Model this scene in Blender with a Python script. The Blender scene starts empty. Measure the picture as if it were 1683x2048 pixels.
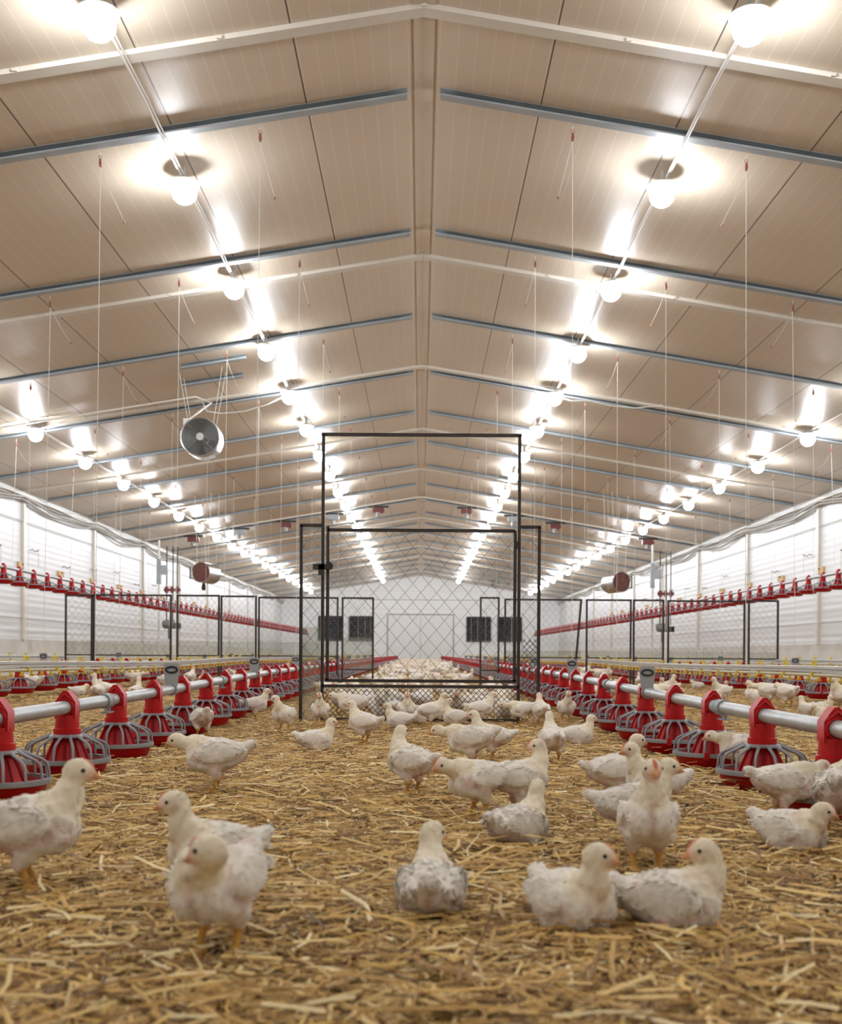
import bpy, math, random
import numpy as np
from mathutils import Vector, Matrix, Euler

S = bpy.context.scene
C = S.collection
random.seed(7)
rng = np.random.default_rng(11)
PI = math.pi

# ------------------------------------------------------------------ camera, world, exposure
F = 2200.0            # focal length in pixels of the 1683 x 2048 frame
CX, HY = 842.0, 1308.0   # vanishing point of the house
CH = 0.525            # camera height
ROLL = math.radians(0.35)
cam = bpy.data.cameras.new('camera')
cam.sensor_fit = 'AUTO'
cam.sensor_width = 36.0
cam.lens = F / 2048.0 * 36.0
cam.shift_y = (HY - 1024.0) / 2048.0
cam.shift_x = 0.0006
cam.clip_start = 0.05
cam.clip_end = 200
cam.dof.use_dof = True
cam.dof.focus_distance = 6.0
cam.dof.aperture_fstop = 4.4
camo = bpy.data.objects.new('camera', cam)
C.objects.link(camo)
camo.location = (0, 0, CH)
camo.rotation_euler = (PI / 2, 0, 0)
camo.rotation_euler = (Matrix.Rotation(ROLL, 3, Vector((0, -1, 0))) @ Matrix.Rotation(PI / 2, 3, 'X')).to_euler()
S.camera = camo

w = bpy.data.worlds.new('dark_outside')
S.world = w
w.use_nodes = True
w.node_tree.nodes['Background'].inputs[0].default_value = (0.9, 0.93, 1.0, 1)
w.node_tree.nodes['Background'].inputs[1].default_value = 0.05

S.view_settings.view_transform = 'Standard'
S.view_settings.look = 'None'
S.view_settings.gamma = 1.0
S.view_settings.use_curve_mapping = False
S.view_settings.exposure = 0.0
LAMP = 117.0           # emission of the lamp globes
try:
    S.cycles.use_denoising = True
    S.cycles.max_bounces = 6
    S.cycles.use_adaptive_sampling = True
    S.cycles.adaptive_threshold = 0.05
    S.cycles.diffuse_bounces = 4
    S.cycles.glossy_bounces = 2
    S.cycles.transparent_max_bounces = 24
    S.cycles.sample_clamp_indirect = 8.0
    S.cycles.caustics_reflective = False
    S.cycles.caustics_refractive = False
except Exception:
    pass

# ------------------------------------------------------------------ helpers: materials
def nodes(m):
    return m.node_tree.nodes, m.node_tree.links

def mat(name, col, rough=0.5, metal=0.0, spec=0.5, var=0.0, vscale=8.0, bump=0.0, bscale=60.0, sheen=0.0):
    m = bpy.data.materials.new(name)
    m.use_nodes = True
    N, L = nodes(m)
    b = N['Principled BSDF']
    b.inputs['Base Color'].default_value = (*col, 1)
    b.inputs['Roughness'].default_value = rough
    b.inputs['Metallic'].default_value = metal
    b.inputs['Specular IOR Level'].default_value = spec
    if sheen:
        b.inputs['Sheen Weight'].default_value = sheen
    if var or bump:
        tc = N.new('ShaderNodeTexCoord')
    if var:
        n = N.new('ShaderNodeTexNoise')
        n.inputs['Scale'].default_value = vscale
        n.inputs['Detail'].default_value = 4
        L.new(tc.outputs['Object'], n.inputs['Vector'])
        r = N.new('ShaderNodeValToRGB')
        r.color_ramp.elements[0].position = 0.3
        r.color_ramp.elements[1].position = 0.7
        r.color_ramp.elements[0].color = (*[c * (1 - var) for c in col], 1)
        r.color_ramp.elements[1].color = (*[min(1, c * (1 + var)) for c in col], 1)
        L.new(n.outputs['Fac'], r.inputs[0])
        L.new(r.outputs[0], b.inputs['Base Color'])
    if bump:
        n2 = N.new('ShaderNodeTexNoise')
        n2.inputs['Scale'].default_value = bscale
        L.new(tc.outputs['Object'], n2.inputs['Vector'])
        bp = N.new('ShaderNodeBump')
        bp.inputs['Strength'].default_value = bump
        bp.inputs['Distance'].default_value = 0.01
        L.new(n2.outputs['Fac'], bp.inputs['Height'])
        L.new(bp.outputs[0], b.inputs['Normal'])
    return m

def mathn(N, L, op, a, b=None):
    n = N.new('ShaderNodeMath')
    n.operation = op
    for i, v in enumerate((a, b)):
        if v is None:
            continue
        if isinstance(v, (int, float)):
            n.inputs[i].default_value = v
        else:
            L.new(v, n.inputs[i])
    return n.outputs[0]

def panel_mat():
    """Glossy beige sandwich panels: dark joints and fine pale ribs running along the house."""
    m = mat('ceiling_panel', (0.665, 0.57, 0.455), 0.27, 0.0, 0.5)
    N, L = nodes(m)
    b = N['Principled BSDF']
    tc = N.new('ShaderNodeTexCoord')
    sp = N.new('ShaderNodeSeparateXYZ')
    L.new(tc.outputs['Object'], sp.inputs[0])
    ax = mathn(N, L, 'ABSOLUTE', sp.outputs[0])
    j = mathn(N, L, 'MODULO', mathn(N, L, 'ADD', ax, 10 * PITCH - 1.05 + PITCH / 2), PITCH)
    j = mathn(N, L, 'ABSOLUTE', mathn(N, L, 'SUBTRACT', j, PITCH / 2))
    joint = mathn(N, L, 'MULTIPLY', mathn(N, L, 'LESS_THAN', j, 0.006), mathn(N, L, 'GREATER_THAN', ax, 0.5))
    r = mathn(N, L, 'MODULO', mathn(N, L, 'ADD', ax, 0.021), 0.15)
    rib = mathn(N, L, 'LESS_THAN', r, 0.007)
    f = mathn(N, L, 'MODULO', ax, 0.05)
    fine = mathn(N, L, 'LESS_THAN', f, 0.01)
    mix1 = N.new('ShaderNodeMix'); mix1.data_type = 'RGBA'
    mix1.inputs[6].default_value = (0.665, 0.57, 0.455, 1)
    mix1.inputs[7].default_value = (0.80, 0.71, 0.60, 1)
    L.new(mathn(N, L, 'MULTIPLY', rib, 0.7), mix1.inputs[0])
    # faint brown stains
    no = N.new('ShaderNodeTexNoise'); no.inputs['Scale'].default_value = 0.45
    no.inputs['Detail'].default_value = 5
    L.new(tc.outputs['Object'], no.inputs['Vector'])
    rp = N.new('ShaderNodeValToRGB')
    rp.color_ramp.elements[0].position = 0.62
    rp.color_ramp.elements[1].position = 0.8
    rp.color_ramp.elements[0].color = (0, 0, 0, 1)
    rp.color_ramp.elements[1].color = (0.2, 0.2, 0.2, 1)
    L.new(no.outputs['Fac'], rp.inputs[0])
    mixs = N.new('ShaderNodeMix'); mixs.data_type = 'RGBA'
    L.new(rp.outputs[0], mixs.inputs[0])
    L.new(mix1.outputs[2], mixs.inputs[6])
    mixs.inputs[7].default_value = (0.46, 0.36, 0.25, 1)
    mix2 = N.new('ShaderNodeMix'); mix2.data_type = 'RGBA'
    L.new(joint, mix2.inputs[0])
    L.new(mixs.outputs[2], mix2.inputs[6])
    mix2.inputs[7].default_value = (0.12, 0.09, 0.07, 1)
    L.new(mix2.outputs[2], b.inputs['Base Color'])
    hgt = mathn(N, L, 'SUBTRACT', mathn(N, L, 'ADD', mathn(N, L, 'MULTIPLY', rib, 0.8), mathn(N, L, 'MULTIPLY', fine, 0.25)), mathn(N, L, 'MULTIPLY', joint, 2.0))
    bp = N.new('ShaderNodeBump')
    bp.inputs['Strength'].default_value = 0.25
    bp.inputs['Distance'].default_value = 0.002
    L.new(hgt, bp.inputs['Height'])
    L.new(bp.outputs[0], b.inputs['Normal'])
    n3 = N.new('ShaderNodeTexNoise'); n3.inputs['Scale'].default_value = 1.3
    L.new(tc.outputs['Object'], n3.inputs['Vector'])
    rr = mathn(N, L, 'ADD', mathn(N, L, 'MULTIPLY', n3.outputs['Fac'], 0.06), 0.33)
    L.new(rr, b.inputs['Roughness'])
    return m

def wall_mat(name, col):
    m = mat(name, col, 0.45, 0.0, 0.4)
    N, L = nodes(m)
    b = N['Principled BSDF']
    tc = N.new('ShaderNodeTexCoord')
    sp = N.new('ShaderNodeSeparateXYZ')
    L.new(tc.outputs['Object'], sp.inputs[0])
    a = mathn(N, L, 'MODULO', sp.outputs[2], 1.15)
    seam = mathn(N, L, 'LESS_THAN', a, 0.012)
    mix = N.new('ShaderNodeMix'); mix.data_type = 'RGBA'
    L.new(seam, mix.inputs[0])
    mix.inputs[6].default_value = (*col, 1)
    mix.inputs[7].default_value = (*[c * 0.72 for c in col], 1)
    L.new(mix.outputs[2], b.inputs['Base Color'])
    wv = mathn(N, L, 'SINE', mathn(N, L, 'MULTIPLY', sp.outputs[2], 2 * PI / 0.14))
    h = mathn(N, L, 'SUBTRACT', wv, mathn(N, L, 'MULTIPLY', seam, 3.0))
    bp = N.new('ShaderNodeBump')
    bp.inputs['Strength'].default_value = 0.5
    bp.inputs['Distance'].default_value = 0.004
    L.new(h, bp.inputs['Height'])
    L.new(bp.outputs[0], b.inputs['Normal'])
    return m

def litter_mat():
    m = mat('straw_litter', (0.4, 0.27, 0.12), 0.9, 0, 0.15)
    N, L = nodes(m)
    b = N['Principled BSDF']
    tc = N.new('ShaderNodeTexCoord')
    fac = None
    for k, (rot, sx, sy) in enumerate(((0.4, 14, 95), (1.5, 12, 80), (2.6, 16, 110))):
        mp = N.new('ShaderNodeMapping')
        mp.inputs['Rotation'].default_value = (0, 0, rot)
        mp.inputs['Scale'].default_value = (sx, sy, 1)
        L.new(tc.outputs['Object'], mp.inputs['Vector'])
        n = N.new('ShaderNodeTexNoise')
        n.inputs['Scale'].default_value = 1.0
        n.inputs['Detail'].default_value = 3
        L.new(mp.outputs[0], n.inputs['Vector'])
        fac = n.outputs['Fac'] if fac is None else mathn(N, L, 'MAXIMUM', fac, n.outputs['Fac'])
    big = N.new('ShaderNodeTexNoise'); big.inputs['Scale'].default_value = 1.1; big.inputs['Detail'].default_value = 6
    L.new(tc.outputs['Object'], big.inputs['Vector'])
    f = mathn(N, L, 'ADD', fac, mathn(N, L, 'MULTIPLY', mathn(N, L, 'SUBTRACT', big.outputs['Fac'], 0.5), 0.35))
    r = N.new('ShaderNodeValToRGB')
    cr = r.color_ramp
    cr.elements[0].position = 0.42; cr.elements[0].color = (0.07, 0.036, 0.013, 1)  # dark end of the ramp paints shade into the gaps between stalks
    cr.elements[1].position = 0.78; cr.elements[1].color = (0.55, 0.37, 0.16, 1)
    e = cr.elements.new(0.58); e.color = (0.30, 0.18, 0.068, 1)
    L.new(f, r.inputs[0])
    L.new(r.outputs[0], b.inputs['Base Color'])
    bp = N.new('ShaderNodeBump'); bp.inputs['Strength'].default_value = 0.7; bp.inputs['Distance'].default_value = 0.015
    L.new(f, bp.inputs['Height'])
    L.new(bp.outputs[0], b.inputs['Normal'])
    return m

def attr_mat(name, rough, spec=0.3, sheen=0.0, sss=0.0):
    m = mat(name, (0.8, 0.8, 0.8), rough, 0, spec, sheen=sheen)
    N, L = nodes(m)
    a = N.new('ShaderNodeAttribute')
    a.attribute_name = 'col'
    L.new(a.outputs['Color'], N['Principled BSDF'].inputs['Base Color'])
    if sss:
        N['Principled BSDF'].inputs['Subsurface Weight'].default_value = sss
        N['Principled BSDF'].inputs['Subsurface Radius'].default_value = (0.012, 0.008, 0.005)
        N['Principled BSDF'].inputs['Subsurface Scale'].default_value = 1.0
    return m

def net_mat():
    """Fine pale green netting: mostly open."""
    m = bpy.data.materials.new('fine_green_netting')
    m.use_nodes = True
    N, L = nodes(m)
    out = N['Material Output']
    b = N['Principled BSDF']
    b.inputs['Base Color'].default_value = (0.36, 0.4, 0.3, 1)
    b.inputs['Roughness'].default_value = 0.8
    t = N.new('ShaderNodeBsdfTransparent')
    mx = N.new('ShaderNodeMixShader')
    mx.inputs[0].default_value = 0.42
    L.new(t.outputs[0], mx.inputs[1]); L.new(b.outputs[0], mx.inputs[2])
    L.new(mx.outputs[0], out.inputs['Surface'])
    return m

def emit_mat(name, col, s):
    m = bpy.data.materials.new(name)
    m.use_nodes = True
    N, L = nodes(m)
    b = N['Principled BSDF']
    b.inputs['Base Color'].default_value = (0.9, 0.9, 0.9, 1)
    b.inputs['Emission Color'].default_value = (*col, 1)
    b.inputs['Emission Strength'].default_value = s
    return m

# ------------------------------------------------------------------ room sizes
W = 9.0                    # half width
SL = 0.165                 # roof slope
HR = CH + 0.567 * W        # ridge
HE = HR - SL * W           # eaves
YF, YB = -6.0, 71.5        # wall behind the camera, end wall
PITCH = 1.21
def ceil_z(x):
    return HR - SL * abs(x)

M = {}
M['ceil'] = panel_mat()
M['wall'] = wall_mat('white_wall_panel', (0.80, 0.81, 0.82))
M['endwall'] = wall_mat('white_end_wall', (0.92, 0.93, 0.93))
M['plinth'] = mat('pale_plinth', (0.66, 0.63, 0.57), 0.7, var=0.08, vscale=3)
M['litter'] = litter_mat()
M['beam'] = mat('white_beam', (0.7, 0.65, 0.57), 0.4, var=0.03)
M['zinc'] = mat('galvanised_channel', (0.35, 0.38, 0.395), 0.5, 0.0, var=0.1, vscale=4)
M['pipe'] = mat('galvanised_pipe', (0.50, 0.52, 0.53), 0.42, 0.55, var=0.12, vscale=9)
M['alu'] = mat('aluminium_profile', (0.62, 0.63, 0.6), 0.4, 0.4, var=0.05)
M['red'] = mat('red_plastic', (0.40, 0.003, 0.006), 0.38, 0, 0.3, var=0.12, vscale=12)
M['redneck'] = mat('bright_red_plastic', (0.50, 0.006, 0.007), 0.4, 0, 0.3, var=0.1, vscale=12)
M['grey'] = mat('grey_plastic', (0.28, 0.29, 0.31), 0.45, var=0.08, vscale=15)
M['plate'] = mat('grey_hanger_plate', (0.36, 0.38, 0.39), 0.45, 0.1, var=0.08)
M['black'] = mat('black_rubber', (0.02, 0.02, 0.02), 0.6)
M['dark'] = mat('dark_brown_steel', (0.035, 0.026, 0.022), 0.5, 0.2, var=0.25, vscale=20)
M['wire'] = mat('grey_wire', (0.25, 0.25, 0.24), 0.5, 0.3)
M['gatewire'] = mat('gate_wire', (0.11, 0.11, 0.105), 0.5, 0.3)
M['dwire'] = mat('dark_wire', (0.03, 0.027, 0.022), 0.6, 0.2)
M['net'] = net_mat()
M['yellow'] = mat('yellow_plastic', (0.80, 0.60, 0.06), 0.4, var=0.08)
M['cream'] = mat('cream_pipe', (0.72, 0.68, 0.50), 0.4, var=0.05)
M['cord'] = mat('white_cord', (0.80, 0.76, 0.68), 0.7)
M['conduit'] = mat('white_conduit', (0.78, 0.76, 0.72), 0.4)
M['cableg'] = mat('grey_cable', (0.42, 0.40, 0.35), 0.5)
M['brick'] = mat('faded_red_plastic', (0.27, 0.085, 0.055), 0.55)
M['winch'] = mat('red_brown_paint', (0.16, 0.03, 0.025), 0.5, var=0.2)
M['wood'] = mat('pale_wood', (0.62, 0.43, 0.22), 0.6, var=0.15, vscale=18)
M['steel'] = mat('stainless_drum', (0.62, 0.62, 0.61), 0.28, 0.85, var=0.06)
M['grille'] = mat('fan_grille_metal', (0.26, 0.26, 0.25), 0.45, 0.5)
M['rust'] = mat('heated_rust_red', (0.13, 0.045, 0.035), 0.6, 0.2, var=0.3, vscale=10)
M['door'] = mat('white_door_panel', (0.86, 0.87, 0.86), 0.45)
M['shutter'] = mat('dark_fan_shutter', (0.035, 0.036, 0.04), 0.45, 0.2)
M['cap'] = mat('lamp_housing', (0.82, 0.82, 0.8), 0.4)
M['globe'] = emit_mat('lit_lamp_globe', (0.94, 0.98, 1.03), LAMP)
M['bird'] = attr_mat('chicken_plumage', 0.85, 0.12, sheen=0.2, sss=0.0)
M['feather'] = attr_mat('chicken_feather', 0.9, 0.1, sheen=0.15)
_N, _L = nodes(M['feather'])
_t = _N.new('ShaderNodeBsdfTranslucent')
_m = _N.new('ShaderNodeMixShader'); _m.inputs[0].default_value = 0.18
_L.new([n for n in _N if n.type == 'ATTRIBUTE'][0].outputs['Color'], _t.inputs[0])
_L.new(_N['Principled BSDF'].outputs[0], _m.inputs[1]); _L.new(_t.outputs[0], _m.inputs[2])
_L.new(_m.outputs[0], _N['Material Output'].inputs['Surface'])
M['eye'] = mat('dark_eye', (0.012, 0.01, 0.009), 0.15)
M['straw'] = attr_mat('loose_straw', 0.6, 0.3)

# ------------------------------------------------------------------ helpers: meshes
class MB:
    def __init__(s):
        s.v = []; s.f = []; s.mi = []
    def add(s, v, f, mi=0):
        n = len(s.v)
        s.v.extend([tuple(map(float, p)) for p in v])
        s.f.extend([tuple(i + n for i in q) for q in f])
        s.mi.extend([mi] * len(f))
        return s
    def box(s, x0, x1, y0, y1, z0, z1, mi=0):
        v = [(x0, y0, z0), (x1, y0, z0), (x1, y1, z0), (x0, y1, z0), (x0, y0, z1), (x1, y0, z1), (x1, y1, z1), (x0, y1, z1)]
        return s.add(v, [(0, 3, 2, 1), (4, 5, 6, 7), (0, 1, 5, 4), (1, 2, 6, 5), (2, 3, 7, 6), (3, 0, 4, 7)], mi)
    def tube(s, pts, r, n=8, mi=0, caps=True, flat=1.0):
        P = [Vector(p) for p in pts]
        R = r if isinstance(r, (list, tuple)) else [r] * len(P)
        rings = []
        up0 = None
        for i, p in enumerate(P):
            d = (P[min(i + 1, len(P) - 1)] - P[max(i - 1, 0)])
            d = d.normalized() if d.length > 1e-9 else Vector((0, 0, 1))
            ref = Vector((0, 0, 1)) if abs(d.z) < 0.95 else Vector((0, 1, 0))
            if up0 is not None:
                ref = up0
            a = d.cross(ref)
            if a.length < 1e-4:
                a = d.cross(Vector((1, 0, 0)))
            a.normalize()
            b = a.cross(d).normalized()
            up0 = b
            rings.append([p + a * (R[i] * math.cos(2 * PI * k / n)) + b * (R[i] * flat * math.sin(2 * PI * k / n)) for k in range(n)])
        v = [q for g in rings for q in g]
        f = []
        for i in range(len(P) - 1):
            for k in range(n):
                k2 = (k + 1) % n
                f.append((i * n + k, i * n + k2, (i + 1) * n + k2, (i + 1) * n + k))
        if caps:
            f.append(tuple(range(n - 1, -1, -1)))
            f.append(tuple((len(P) - 1) * n + k for k in range(n)))
        return s.add(v, f, mi)
    def lathe(s, prof, n=24, mi=0, axis='z', o=(0, 0, 0), close=False):
        v = []
        for (r, z) in prof:
            for k in range(n):
                a = 2 * PI * k / n
                x, y = r * math.cos(a), r * math.sin(a)
                q = (x, y, z) if axis == 'z' else ((x, z, y) if axis == 'y' else (z, x, y))
                v.append((q[0] + o[0], q[1] + o[1], q[2] + o[2]))
        f = []
        m = len(prof)
        for i in range(m if close else m - 1):
            j = (i + 1) % m
            for k in range(n):
                k2 = (k + 1) % n
                q = (i * n + k, i * n + k2, j * n + k2, j * n + k)
                f.append(q if axis != 'y' else q[::-1])
        if not close:
            for i, rev in ((0, True), (m - 1, False)):
                if prof[i][0] > 1e-6:
                    q = tuple(i * n + k for k in range(n))
                    f.append(q[::-1] if rev != (axis == 'y') else q)
        return s.add(v, f, mi)
    def prism(s, poly, y0, y1, mi=0):
        """polygon in x-z, extruded along y"""
        n = len(poly)
        v = [(x, y0, z) for x, z in poly] + [(x, y1, z) for x, z in poly]
        f = [tuple(range(n)), tuple(range(2 * n - 1, n - 1, -1))]
        for k in range(n):
            k2 = (k + 1) % n
            f.append((k, k + n, k2 + n, k2))
        return s.add(v, f, mi)
    def torus(s, c, R, r, n=20, m=8, axis='y', mi=0, sz=1.0):
        pts = []
        for k in range(n + 1):
            a = 2 * PI * k / n
            x, z = R * math.cos(a), R * sz * math.sin(a)
            q = (x, 0, z) if axis == 'y' else ((x, z, 0) if axis == 'z' else (0, x, z))
            pts.append((c[0] + q[0], c[1] + q[1], c[2] + q[2]))
        return s.tube(pts, r, m, mi, caps=False)
    def mesh(s, name, mats, smooth=False, ang=None):
        me = bpy.data.meshes.new(name)
        me.from_pydata(s.v, [], s.f)
        ml = mats if isinstance(mats, (list, tuple)) else [mats]
        for q in ml:
            me.materials.append(q)
        if len(ml) > 1:
            me.polygons.foreach_set('material_index', s.mi)
        if smooth:
            me.polygons.foreach_set('use_smooth', [True] * len(me.polygons))
            if ang:
                try:
                    me.set_sharp_from_angle(angle=math.radians(ang))
                except Exception:
                    pass
        me.update()
        return me

def tag(o, label=None, cat=None, group=None, kind=None):
    if label: o['label'] = label
    if cat: o['category'] = cat
    if group: o['group'] = group
    if kind: o['kind'] = kind
    return o

def link(name, me, parent=None, loc=None, rz=0.0):
    o = bpy.data.objects.new(name, me)
    C.objects.link(o)
    if parent is not None:
        o.parent = parent
    if loc is not None:
        o.location = loc
    if rz:
        o.rotation_euler = (0, 0, rz)
    return o

def part(name, mb, m, parent, smooth=False, ang=None, **k):
    return link(name, mb.mesh(name, m, smooth, ang), parent, **k)

def empty(name, loc=(0, 0, 0), rz=0.0):
    o = bpy.data.objects.new(name, None)
    o.empty_display_size = 0.1
    C.objects.link(o)
    o.location = loc
    o.rotation_euler = (0, 0, rz)
    return o

def copy_tree(o, parent=None):
    c = o.copy()
    C.objects.link(c)
    if parent is not None:
        c.parent = parent
    for ch in list(o.children):
        copy_tree(ch, c)
    return c

def struct(name, mb, m, smooth=False, **k):
    return tag(part(name, mb, m, None, smooth, **k), kind='structure')

ORD = ['first', 'second', 'third', 'fourth', 'fifth', 'sixth', 'seventh', 'eighth', 'ninth', 'tenth', 'eleventh', 'twelfth',
       'thirteenth', 'fourteenth', 'fifteenth', 'sixteenth', 'seventeenth', 'eighteenth', 'nineteenth']
TENS = {2: 'twent', 3: 'thirt', 4: 'fort', 5: 'fift', 6: 'sixt', 7: 'sevent', 8: 'eight', 9: 'ninet'}
def ordinal(n):
    if n <= 19:
        return ORD[n - 1]
    t, u = divmod(n, 10)
    return TENS[t] + ('ieth' if u == 0 else 'y-' + ORD[u - 1])

def at(px, py, Y):
    return Vector(((px - CX) * Y / F, Y, CH + (HY - py) * Y / F))

# ------------------------------------------------------------------ the setting
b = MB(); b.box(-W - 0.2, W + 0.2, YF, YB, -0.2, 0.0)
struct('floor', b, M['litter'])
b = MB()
for s in (-1, 1):
    x = s * W
    v = [(0, YF, HR), (0, YB, HR), (x, YB, HE), (x, YF, HE), (0, YF, HR + .1), (0, YB, HR + .1), (x, YB, HE + .1), (x, YF, HE + .1)]
    f = [(0, 1, 2, 3), (7, 6, 5, 4), (0, 3, 7, 4), (2, 1, 5, 6), (3, 2, 6, 7)]
    b.add(v, f if s > 0 else [q[::-1] for q in f])
struct('ceiling', b, M['ceil'])
for s, nm in ((-1, 'left'), (1, 'right')):
    b = MB(); b.box(min(s * W, s * (W + .15)), max(s * W, s * (W + .15)), YF, YB, 0, HE + .1)
    struct('wall_' + nm, b, M['wall'])
    b = MB(); b.box(min(s * W, s * (W - .06)), max(s * W, s * (W - .06)), YF, YB, 0, 0.62)
    b.box(min(s * W, s * (W - .035)), max(s * W, s * (W - .035)), YF, YB, 0.62, 0.80)
    struct('baseboard_' + nm, b, M['plinth'])
for nm, y0, y1 in (('back', YB, YB + .15), ('front', YF - .15, YF)):
    b = MB(); b.prism([(-W - .1, 0), (W + .1, 0), (W + .1, HE + .1), (0, HR + .1), (-W - .1, HE + .1)], y0, y1)
    struct('wall_' + nm, b, M['endwall'])
# ridge cap
b = MB(); b.prism([(-0.085, HR - SL * .085 - .002), (-0.085, HR - SL * .085 - .010), (0, HR - .008), (0.085, HR - SL * .085 - .010), (0.085, HR - SL * .085 - .002), (0, HR - .001)], YF, YB)
struct('trim_1', b, M['ceil'])
# rafters (white) and cross channels (grey)
BAY, RY0 = 5.38, 8.61
k = 2
for i in range(-1, 12):
    y = RY0 + BAY * i
    b = MB()
    x1 = W - .02
    b.prism([(-x1, ceil_z(x1) - .001), (-x1, ceil_z(x1) - .042), (0, HR - .042), (x1, ceil_z(x1) - .042), (x1, ceil_z(x1) - .001), (0, HR - .001)][::-1], y, y + .13)
    for xx in np.arange(-8.0, 8.1, 1.6):
        b.box(xx - .02, xx + .02, y - .02, y, ceil_z(xx) - .04, ceil_z(xx) - .015)
    struct('trim_%d' % k, b, M['beam']); k += 1
    for s in (-1, 1):
        b = MB(); b.box(min(s * W, s * (W - .07)), max(s * W, s * (W - .07)), y, y + .12, 0.8, HE - .05)
        struct('trim_%d' % k, b, M['beam']); k += 1

PUR, PY0 = 3.26, 9.86
def purlin(y, s, x0, x1, name='ceiling_channel'):
    b = MB()
    xs = (x0, x1)
    def strip(ya, yb, d0, d1):
        v = []
        for x in xs:
            z = ceil_z(x)
            v += [(s * x, ya, z - d0), (s * x, yb, z - d0), (s * x, yb, z - d1), (s * x, ya, z - d1)]
        f = [(0, 1, 5, 4), (1, 2, 6, 5), (2, 3, 7, 6), (3, 0, 4, 7), (0, 3, 2, 1), (4, 5, 6, 7)]
        b.add(v, f if s < 0 else [q[::-1] for q in f])
    strip(y, y + .1, .001, .004)
    strip(y, y + .1, .058, .063)
    strip(y + .096, y + .1, .004, .058)
    strip(y, y + .004, .048, .058)
    for xx in np.arange(x0 + .08, x1, 1.45):
        b.lathe([(.0001, -.012), (.016, -.012), (.016, 0), (.0001, 0)], 8, 0, 'y', (s * xx, y + .094, ceil_z(xx) - .030))
    return b
for i in range(-1, 19):
    y = PY0 + PUR * i
    for s, nm in ((-1, 'left'), (1, 'right')):
        o = part('ceiling_channel', purlin(y, s, .15, W - .1), M['zinc'], None)
        tag(o, f'{ordinal(i + 2)} grey metal channel across the {nm} roof slope, counting from the front', 'ceiling channel', 'grey channels across the roof')
        o['kind'] = 'structure'
b = purlin(17.1, -1, 2.75, 3.75); o = part('mounting_channel', b, M['zinc'], None)
tag(o, 'short grey channel on the roof panels just before the grille fronted fan', 'channel', 'short channels carrying the fan')
b = purlin(18.1, -1, 2.95, 3.95); o = part('mounting_channel', b, M['zinc'], None)
tag(o, 'short grey channel on the roof panels above the grille fronted fan', 'channel', 'short channels carrying the fan')

# end wall: double door, exhaust fans, seams
b = MB(); b.box(-2.1, 2.1, YB - .05, YB - .001, 0, 3.05)
struct('door_1', b, M['door'])
d1 = bpy.data.objects['door_1']
b = MB()
for x0, x1 in ((-2.18, -2.1), (2.1, 2.18)):
    b.box(x0, x1, YB - .09, YB, 0, 3.05)
b.box(-2.18, 2.18, YB - .09, YB, 3.05, 3.13)
part('door_frame', b, M['cableg'], d1)
b = MB(); b.box(-.012, .012, YB - .062, YB - .05, 0, 3.05); b.box(.05, .08, YB - .09, YB - .05, .95, 1.15)
part('door_seam', b, M['cableg'], d1)
for i, px in enumerate((662, 723, 958, 1020)):
    x = (px - CX) * YB / F
    e = tag(empty('exhaust_fan', (x, YB - .001, 2.15)), f'{["first", "second", "third", "fourth"][i]} dark square exhaust fan from the left on the end wall', 'fan', 'exhaust fans in the end wall')
    b = MB()
    h = .8
    b.box(-h, h, -.12, 0, -h, -h + .06); b.box(-h, h, -.12, 0, h - .06, h); b.box(-h, -h + .06, -.12, 0, -h, h); b.box(h - .06, h, -.12, 0, -h, h)
    part('frame', b, M['shutter'], e)
    b = MB()
    for q in range(9):
        z = -h + .08 + q * .172
        b.add([(-h + .06, -.1, z), (h - .06, -.1, z), (h - .06, -.02, z + .17), (-h + .06, -.02, z + .17)], [(0, 1, 2, 3)])
    b.box(-.02, .02, -.115, -.1, -h, h)
    part('louvre_shutter', b, M['shutter'], e)
b = MB(); b.box(-4.0, 4.0, YB - .03, YB - .001, 4.02, 4.06); struct('trim_%d' % k, b, M['cableg']); k += 1

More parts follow.
